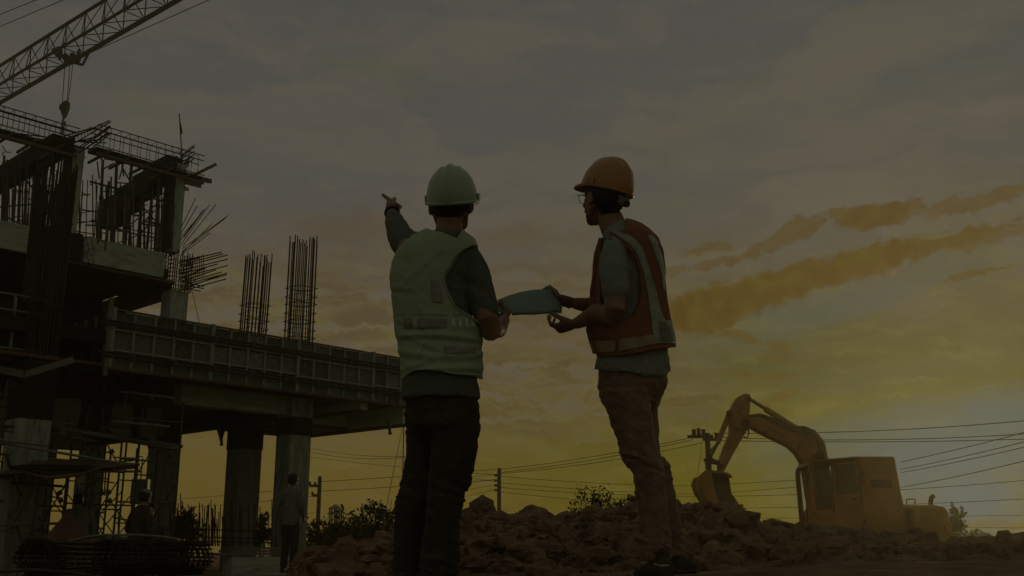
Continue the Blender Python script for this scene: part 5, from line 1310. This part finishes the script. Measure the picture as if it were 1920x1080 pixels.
# belt loops and back pockets
# vest
vt = [(431, 806, 862, .060), (440, 790, 872, .080), (450, 768, 888, .10), (464, 750, 895, .115), (486, 741, 896, .125), (520, 735, 890, .130), (548, 738, 888, .130), (580, 741, 893, .128), (620, 744, 900, .126), (650, 751, 899, .125), (675, 754, 901, .128), (700, 756, 902, .132), (716, 756, 900, .135)]
a = Acc(); a.loft([sect(*q, LY, .006) for q in vt], 34); me = finish(a, .0045, 5)
V = getV(me); px, py = pxof(V)
def vest_disp(V):
    px, py = pxof(V); d = cloth_fold(V, .0050, 7, 9, 1.0) + .004 * (fbm(V[:, 0] * 18, V[:, 1] * 14, V[:, 2] * 12 + V[:, 0] * 20, 3) - .5)
    for (y0, x0, sl, cv, w, am, xa, xb) in ((628, 820, .05, .0009, 5, .013, 750, 900), (668, 830, .02, -.0013, 6, .011, 748, 905), (690, 840, -.05, .0011, 5, .010, 758, 905), (645, 800, .45, 0, 6, .008, 755, 830), (610, 780, .32, 0, 5, .007, 745, 800), (684, 780, -.35, 0, 6, .011, 752, 806),
                                        (560, 860, .8, 0, 5, .006, 846, 880), (500, 790, -.9, 0, 7, .004, 750, 830), (540, 755, .1, 0, 5, .007, 735, 775), (655, 870, -.25, 0, 5, .008, 845, 905)):
        t = py - (y0 + sl * (px - x0) + cv * (px - x0) ** 2); win = 1 / (1 + np.exp(-(px - xa) / 5)) / (1 + np.exp((px - xb) / 5)); am = am * .62; d = d + am * np.exp(-(t / w) ** 2) * win - am * .6 * np.exp(-((t - 2 * w) / w) ** 2) * win
    return d
folds(me, vest_disp); V = getV(me); px, py = pxof(V); back_side = V[:, 1] < LY + .03
armR = np.interp(py, [440, 462, 470, 485, 500, 514, 531, 548, 575, 592, 604, 612], [2000, 885, 868, 852, 845, 834, 832, 839, 853, 880, 902, 2000])
armL = np.interp(py, [430, 444, 452, 462, 471, 486, 498, 520], [700, 772, 759, 750, 743, 737, 732, 700])
hem = np.interp(px, [730, 756, 776, 800, 824, 860, 882, 898, 910], [712, 709, 694, 692, 695, 700, 701, 709, 712])
neck = np.interp(px, [795, 804, 830, 856, 868], [425, 430, 435, 447, 425])
keep = (py < hem + 2) & (px > armL) & ~((px > armR) & (py > 455) & (py < 612) & ~((V[:, 1] > LY + .02) & (py < 500))) & ~((py < neck) & (px > 800) & (px < 866) & back_side) & ~((px > 815) & (px < 866) & (py < 462) & ~back_side)
# front of the vest hangs open: leave the front middle free
vest = place('vest', cut(me, keep, 8), 'vesty', LM, .0035, 0)
me = vest.data; me_v = me.copy(); me_v.transform(vest.matrix_basis); Vw = getV(me_v) + np.array(LM.location[:])
def tape(m_, cond, name='reflective_band', src=vest.data, parent=vest, loc=None, off=.0042):
    s = src.copy(); V = getV(s); W2 = V + 0
    ww = W2  # garment meshes are stored in world space, moved by the parent offset
    px, py = pxof(ww); k = cond(px, py, ww)
    N = getN(s); setV(s, V + N * off); return place(name, cut(s, k, 3), m_, parent, .0012, 0)
tape('patch', lambda x, y, V: (y > 594 + .02 * (x - 757)) & (y < 617) & (x > 757) & (x < 838) & (V[:, 1] < LY) & ~((x > 774) & (x < 781)))
tape('patch', lambda x, y, V: (y > 526) & (y < 569) & (x > 806 + (y - 526) * .06) & (x < 831) & (V[:, 1] < LY) & (x < 824 + (y - 526) * .2))
tape('patch', lambda x, y, V: (y > 649) & (y < 664) & (x > 832) & (x < 893) & (V[:, 1] < LY))
tape('reflect_dim', lambda x, y, V: (y > 597) & (y < 616) & (x > 846) & (x < 893) & (V[:, 1] < LY) & ((x - 846) % 12 < 8))
tape('reflect_dim', lambda x, y, V: (y > 646) & (y < 668) & (np.abs(x - (792 - (y - 646) * .35)) < 2.2) & (V[:, 1] < LY))
tape('vesty', lambda x, y, V: (y > 587) & (y < 591) & (x > 740) & (x < 905), 'vest_seam', off=.004)
# bright binding along the armhole, hem and the free front edge that stands off at the left
def binding(pts, r=.0035, m='vesty', parent=vest): tube('vest_binding', pts, r, m, parent, 6)
binding([P(x, y, LY - d) for x, y, d in ((870, 468, .075), (856, 480, .10), (846, 500, .118), (835, 514, .125), (833, 531, .13), (840, 549, .13), (854, 576, .128), (880, 592, .105), (900, 606, .07))])
binding([P(x, y, LY - d) for x, y, d in ((757, 709, .03), (765, 700, .075), (776, 694, .10), (800, 692, .125), (824, 695, .137), (850, 700, .137), (872, 702, .12), (890, 703, .08), (899, 704, .05))])
g = [[P(735 - b, y, LY + .02), P(741, y, LY + .05), P(748, y, LY + .07)] for y, b in ((500, -5), (512, -1), (526, 3), (538, 1), (548, -4), (556, -3), (572, -4))]
sheetmesh('vest_front_edge', g, 'vesty', vest, .003)
g = [[P(x0, y, LY + .02), P((x0 + x1) / 2, y, LY + .06), P(x1, y, LY + .03)] for y, x0, x1 in ((628, 890, 900), (642, 888, 899), (660, 890, 900), (676, 890, 902), (690, 886, 903), (706, 884, 900))]
sheetmesh('vest_front_edge', g, 'vesty', vest, .003)
g = [[P(x0, y, LY - .02), P((x0 + x1) / 2, y - 2, LY + .02), P(x1, y, LY + .03)] for y, x0, x1 in ((462, 872, 882), (475, 884, 898), (495, 896, 906), (520, 904, 911), (545, 911, 915))]
sheetmesh('vest_shoulder_edge', g, 'vesty', vest, .003)

# ---- the engineer in the orange vest, turned left, looking away
RY_ = 4.30
bx = P(1250, 1060, RY_); base = Vector((bx.x, RY_, float(ground_h(bx.x, RY_))))
RM = empty('person', base, 'man in orange vest and orange hard hat turned left, one open hand held out', 'person', 'the two engineers')
hc = P(1131, 374, RY_ + .02); hf = Vector((-.60, .80, .10)); hup = Vector((.10, -.06, 1))
a = Acc(); head(a, hc, hf, 1.0, hup)
a.limb([(P(1160, 440, RY_ + .01), .066), (P(1150, 425, RY_ + .01), .060), (P(1142, 405, RY_ + .02), .056), (P(1140, 390, RY_ + .02), .054)])
rt = [(423, 1144, 1186, .07), (432, 1134, 1202, .11), (445, 1128, 1218, .155), (460, 1124, 1230, .178), (480, 1121, 1237, .187), (510, 1119, 1240, .183), (550, 1118, 1243, .172), (590, 1118, 1247, .160), (630, 1119, 1252, .155), (665, 1119, 1254, .155), (700, 1120, 1252, .158), (714, 1120, 1252, .16)]
a.loft([sect(*q, RY_, -.014) for q in rt], 28)
a.limb([(P(1154, 472, 4.16), .052), (P(1154, 540, 4.12), .047), (P(1153, 582, 4.10), .046), (P(1146, 592, 4.12), .044), (P(1120, 588, 4.20), .045), (P(1100, 597, 4.25), .034), (P(1082, 606, 4.29), .0255)])
hand(a, P(1080, 606, 4.30), Vector((-1, .42, -.22)), Vector((-.1, .35, .95)), False, (.62, .66, .72, .8), (.55, .95), .98, .05)
a.limb([(P(1158, 470, 4.46), .05), (P(1152, 545, 4.52), .045), (P(1140, 572, 4.54), .042), (P(1112, 573, 4.50), .038), (P(1092, 571, 4.48), .031), (P(1080, 569, 4.46), .027)])
hand(a, P(1079, 569, 4.46), Vector((-1, -.15, .18)), Vector((-.1, .3, .9)), True, (.28, .30, .34, .4), (.35, .9), 1.0, .04)
place('body', finish(a, .0042, 3), 'skin', RM)
eyes(hc, hf, RM, hup); hair(hc, hf, RM, low=-.088, grow=.012, up=hup)
up2 = Vector((0, 0, 1)); helmet(P(1137, 358, RY_ + .015), Vector((-.76, .65, .34)), 'helmeto', RM, sc=.98)
# head band and ratchet below the helmet
f_, l_, u_ = frame3(Vector((-.76, .65, .30)), up2); hb = P(1137, 364, RY_ + .015)
def bandpt(t, z, g=0.0): return hb + f_ * (math.cos(t) * (.108 + g) - .006) + l_ * math.sin(t) * (.090 + g) + u_ * z
V = []; Fc = []; nb_ = 40
for i in range(nb_ + 1):
    t = math.radians(60 + 240 * i / nb_); k = math.exp(-((i - nb_ / 2) / 9) ** 2)
    V += [bandpt(t, .004 - .012 * k), bandpt(t, -.016 - .034 * k)]
for i in range(nb_): Fc.append((2 * i, 2 * i + 1, 2 * i + 3, 2 * i + 2))
HBD = o = mesh('head_band', V, Fc, 'strapgrey', RM, True); s = o.modifiers.new('thickness', 'SOLIDIFY'); s.thickness = .003
p = bandpt(math.pi, -.036, .004); rod('ratchet_knob', p, p - f_ * .012, .014, 'black', HBD, 14)
obox('suspension_tab', bandpt(math.radians(150), .002, .006), l_ * .016, f_ * .003, u_ * .008, 'black', RM)
# glasses
f_, l_, u_ = frame3(hf, hup)
for s_ in (-1, 1):
    c = hc + f_ * .106 + l_ * .033 * s_ + u_ * .010
    tube('glasses_rim', [c + l_ * a_ * .0235 + u_ * b_ * .0185 + f_ * (-.004 * abs(a_)) for a_, b_ in ((-1, .6), (-.7, 1), (.7, 1), (1, .7), (.95, -.3), (.6, -1), (-.6, -1), (-.95, -.3))], .0015, 'black', RM, 5, True)
    tube('glasses_temple', [c + l_ * .024 * s_ + u_ * .010, c + l_ * .040 * s_ + u_ * .008 - f_ * .01, hc + l_ * .083 * s_ + u_ * .004 + f_ * .0, hc + l_ * .084 * s_ - u_ * .01 - f_ * .02], .0016, 'black', RM, 5)
tube('glasses_bridge', [hc + f_ * .108 + l_ * .010 + u_ * .014, hc + f_ * .110 + u_ * .017, hc + f_ * .108 - l_ * .010 + u_ * .014], .0015, 'black', RM, 5)
# shirt
a = Acc(); a.loft([sect(*q, RY_, -.004) for q in rt[:-2]] + [sect(690, 1117, 1254, .162, RY_), sect(714, 1118, 1254, .165, RY_)], 32)
a.limb([(P(1158, 462, 4.18), .056), (P(1153, 478, 4.15), .062), (P(1152, 505, 4.13), .061), (P(1153, 530, 4.12), .058), (P(1154, 545, 4.115), .0575)], 20)
a.limb([(P(1160, 462, 4.44), .056), (P(1150, 500, 4.48), .060), (P(1148, 540, 4.50), .058)], 20)
me = finish(a, .0055, 4); folds(me, lambda V: cloth_fold(V, .006, 8, 11, 5))
V = getV(me); px, py = pxof(V); hem = np.interp(px, [1105, 1114, 1123, 1160, 1183, 1210, 1229, 1241, 1254, 1262], [690, 691, 693, 695, 696, 704, 709, 708, 698, 696])
RS = place('shirt', cut(me, py < hem, 6), 'shirtpale', RM, .003, 0)
tube('shirt_hem', [P(x, y, RY_ - d) for x, y, d in ((1115, 691, .02), (1130, 693, .10), (1150, 694, .14), (1183, 696, .162), (1210, 704, .155), (1229, 709, .13), (1241, 707, .10), (1252, 699, .05))], .003, 'shirtpale', RS)
V, Fc = [], []
# collar
tube('shirt_collar', [P(x, y, RY_ + d) for x, y, d in ((1146, 437, -.06), (1152, 428, -.075), (1163, 420, -.075), (1176, 416, -.04), (1186, 419, .0), (1184, 424, .05), (1165, 430, .075))], .011, 'shirtpale', RS, 8)
# trousers
a = Acc(); a.loft([sect(680, 1124, 1246, .135, RY_), sect(700, 1122, 1250, .145, RY_), sect(722, 1122, 1250, .148, RY_), sect(745, 1126, 1243, .14, RY_), sect(768, 1140, 1228, .09, RY_)], 28)
a.loft(leg([(735, 1123, 1218), (750, 1128, 1220), (771, 1138, 1223), (800, 1149, 1226), (822, 1157, 1229), (846, 1164, 1233), (868, 1173, 1240), (891, 1185, 1245), (915, 1190, 1248), (940, 1194, 1250), (967, 1201, 1252), (1000, 1207, 1255), (1030, 1207, 1259), (1050, 1205, 1261)], 4.22), 24)
a.loft(leg([(735, 1165, 1243), (771, 1165, 1233), (810, 1172, 1234), (850, 1178, 1236), (875, 1190, 1252), (916, 1204, 1264), (945, 1212, 1270), (967, 1218, 1274), (1008, 1226, 1280), (1033, 1229, 1282), (1042, 1230, 1282)], 4.42), 24)
me = finish(a, .0055, 3); folds(me, lambda V: jean(V, [(P(1190, 870, 4.22).z, .055, 1.3), (P(1190, 1020, 4.22).z, .07, 1.1), (P(1190, 725, 4.22).z, .06, .5), (P(1190, 800, 4.22).z, .03, .4)], .0085)); RT = place('trousers', me, 'jeansb', RM)
zz = base.z
p1 = P(1234, 1070, 4.22); p2 = P(1258, 1052, 4.42)
shoe(Vector((p1.x, 4.20, p1.z - .045)), (-.35, .9, 0), RM, L=.24, m='jeansd', sole='shoe'); shoe(Vector((p2.x, 4.42, p2.z - .05)), (.65, .6, 0), RM, L=.22, m='jeansd', sole='shoe')
tube('shoe_lace', [P(1228, 1058, 4.15), P(1240, 1061, 4.13), P(1252, 1060, 4.14), P(1258, 1056, 4.17)], .004, 'sole', RM)
tube('pocket_seam', [P(1222, 716, RY_ - .13), P(1238, 722, RY_ - .09), P(1243, 730, RY_ - .05)], .002, 'jeansb', RT)
# vest
vt = [(420, 1142, 1188, .075), (428, 1132, 1203, .115), (440, 1126, 1216, .160), (456, 1121, 1231, .190), (476, 1118, 1239, .198), (500, 1116, 1242, .196), (540, 1112, 1244, .188), (580, 1109, 1249, .180), (615, 1104, 1256, .176), (640, 1109, 1261, .178), (664, 1117, 1265, .180), (684, 1120, 1262, .18)]
a = Acc(); a.loft([sect(*q, RY_, .004) for q in vt], 36); me = finish(a, .0045, 5)
folds(me, lambda V: cloth_fold(V, .006, 6, 8, 8)); V = getV(me); px, py = pxof(V); near = V[:, 1] < RY_ + .02
hem = np.interp(px, [1100, 1118, 1122, 1164, 1200, 1229, 1264, 1270], [663, 664, 670, 668, 662, 656, 652, 651])
armR = np.interp(py, [448, 456, 470, 490, 520, 560, 590, 606], [1128, 1158, 1180, 1193, 1200, 1200, 1188, 1128])
armL = np.interp(py, [448, 455, 470, 606], [1128, 1128, 1126, 1126])
keep = (py < hem) & ~(near & (px < armR) & (px > armL) & (py > 450) & (py < 606)) & ~((py < 432) & (px < 1172)) & ~((py < 445) & (px < 1142)) & ~((V[:, 1] > RY_ + .10) & (py > 470) & (py < 590) & (px < 1190) & (px > 1126))
vo = place('vest', cut(me, keep, 8), 'vesto', RM, .0035, 0)
src = vo.data
def path_tape(m_, ctr, half, cond=lambda x, y, V: np.ones(len(x), bool)):
    ys = [c[1] for c in ctr]; xs = [c[0] for c in ctr]; hs = [c[2] for c in ctr]
    tape(m_, lambda x, y, V: (np.abs(x - np.interp(y, ys, xs)) < np.interp(y, ys, hs)) & (y > ys[0]) & (y < ys[-1]) & (V[:, 1] < RY_ + .06) & cond(x, y, V), 'reflective_band', src, vo)
path_tape('reflect', [(1148, 433, 9), (1162, 438, 13), (1180, 450, 13), (1193, 463, 10), (1202, 480, 8), (1209, 500, 7), (1213, 514, 7), (1217, 530, 9), (1222, 550, 9), (1227, 580, 10), (1233, 600, 13), (1241, 622, 18), (1246, 645, 18)], 1)
path_tape('reflect', [(1217, 441, 5), (1225, 455, 7), (1230, 470, 7), (1236, 488, 6), (1240, 505, 4), (1242, 520, 3), (1243, 545, 2)], 1)
tape('reflectw', lambda x, y, V: (y > np.interp(x, [1110, 1156, 1160, 1230, 1234], [638, 638, 636, 626, 626])) & (y < np.interp(x, [1110, 1165, 1234], [663, 660, 646])) & (x < 1232) & (V[:, 1] < RY_ + .05) & ~((x > 1156) & (x < 1160.5)), 'reflective_band', src, vo)
tape('reflect', lambda x, y, V: (y > 600) & (y < 646 - (x - 1232) * .05) & (x > 1232) & (V[:, 1] < RY_ + .05), 'reflective_band', src, vo)
tape('vesto', lambda x, y, V: (x < 1116) & (y > 470) & (y < 640), 'vest_front_edge', src, vo)
binding([P(x, y, RY_ - d) for x, y, d in ((1142, 447, .165), (1152, 450, .178), (1168, 458, .192), (1182, 473, .195), (1192, 492, .19), (1199, 520, .182), (1199, 560, .175), (1190, 585, .172), (1172, 600, .165))], .0032, 'vesto', vo)
binding([P(x, y, RY_ - d) for x, y, d in ((1124, 448, .10), (1119, 480, .08), (1112, 530, .06), (1109, 553, .05))], .004, 'vesto', vo)
binding([P(x, y, RY_ - d) for x, y, d in ((1102, 612, .05), (1108, 632, .07), (1116, 655, .09), (1121, 668, .10))], .004, 'vesto', vo)

# ---- the plan they hold between them
PL = empty('paper_plan', P(990, 570, 4.38), 'large folded paper plan held between the two engineers', 'paper')
top = [(921, 569), (935, 562), (952, 555), (975, 548), (1000, 543.5), (1018, 543), (1034, 543), (1046, 546), (1053, 560)]
bot = [(926, 583), (940, 587), (955, 588), (975, 588), (1000, 588), (1018, 587), (1034, 585), (1046, 584.5), (1053.5, 584)]
def yc(i, j): return 4.37 + .013 * i + .008 * math.sin(i * .9) - .014 * j
rowsP = []
for j in range(7):
    g_ = j / 6; rowsP.append([P(a[0] * (1 - g_) + b[0] * g_, a[1] * (1 - g_) + b[1] * g_ + 1.2 * math.sin(i * 1.7) * math.sin(g_ * 3.1), yc(i, j)) for i, (a, b) in enumerate(zip(top, bot))])
sheetmesh('plan_sheet', rowsP, 'paper', PL, .0016)
top2 = [(1014, 543), (1024, 537), (1032, 533.5), (1036, 538), (1044, 543), (1051, 553)]; bot2 = [(1012, 575), (1022, 575), (1030, 576), (1038, 578), (1046, 580), (1053, 584)]
sheetmesh('plan_sheet', [[P(*p, 4.445 - .004 * i) for i, p in enumerate(top2)], [P((p[0] + q[0]) / 2, (p[1] + q[1]) / 2, 4.455) for p, q in zip(top2, bot2)], [P(*p, 4.44) for p in bot2]], 'paper', PL, .0016)
top3 = [(958, 586), (975, 586), (1000, 585.5), (1025, 584.5), (1053, 580)]; bot3 = [(961, 591), (978, 590), (1000, 590), (1026, 588), (1053.5, 587)]
sheetmesh('plan_fold', [[P(*p, 4.32 + .01 * i) for i, p in enumerate(top3)], [P(*p, 4.40 + .01 * i) for i, p in enumerate(bot3)]], 'paper', PL, .0016)

# ---- workers further off
wz = P(540, 1074, 18.0)
person_far(wz, 1.66, (.35, .93, 0), 'bareheaded worker in a grey shirt standing by the front column, seen from behind', 'shirtlong', 'jeansd', 'stand', hat=None,
           arms={1: ((0, .20, 1.36), (-.04, .25, 1.10), (.04, .22, .86)), -1: ((0, -.18, 1.36), (0, -.20, 1.12), (.14, -.17, .95))}, long=True)
wz = P(252, 1040, 16.0)
person_far(wz, 1.62, (.5, .86, 0), 'stooping worker in a backwards cap and dark top behind the wire rolls', 'jeansd', 'jeansd', 'sit', hat='cap', long=True, bulk=1.05, lean=(.12, 0))
wz = P(150, 1030, 17.2)
person_far(wz, 1.5, (-.6, .8, 0), 'crouching worker in a pale top bent over behind the left wire roll', 'shirtlong', 'jeansd', 'sit', long=True, lean=(.5, 0))
wz = P(160, 808, 19.2)
person_far(wz, 1.62, (.1, 1, 0), 'leftmost of three workers on the platform under the deck', 'red', 'jeansd', 'stand', long=True, lean=(.05, 0))
wz = P(256, 826, 19.6)
person_far(wz, 1.64, (.6, .8, 0), 'rightmost of three workers on the platform under the deck', 'jeansd', 'jeansd', 'stand', long=True)
wz = P(190, 812, 19.5)
person_far(wz, 1.55, (-.2, 1, 0), 'middle one of three workers on the platform under the deck', 'jeansd', 'jeansd', 'stand', long=True)
# ------------------------------------------------------------------ haze volume, added to imitate the lens flare of the low sun
def build_haze():
    x0, x1, y0, y1, z0, z1 = -76, 76, -38, 73, -2.2, 37
    V = [(x, y, z) for x in (x0, x1) for y in (y0, y1) for z in (z0, z1)]
    Fc = [(0, 1, 3, 2), (4, 6, 7, 5), (0, 4, 5, 1), (2, 3, 7, 6), (0, 2, 6, 4), (1, 5, 7, 3)]
    me = bpy.data.meshes.new('haze'); me.from_pydata(V, [], Fc); o = bpy.data.objects.new('haze', me); COL.objects.link(o); o['kind'] = 'stuff'
    M = bpy.data.materials.new('flare_haze'); M.use_nodes = True; nt = M.node_tree; nt.nodes.clear()
    v = nt.nodes.new('ShaderNodeVolumePrincipled'); v.inputs['Density'].default_value = HAZE; v.inputs['Anisotropy'].default_value = .80; v.inputs['Color'].default_value = (.96, .91, .62, 1)
    out = nt.nodes.new('ShaderNodeOutputMaterial'); nt.links.new(v.outputs[0], out.inputs['Volume']); me.materials.append(M)
HAZE = 0.0021
build_haze()
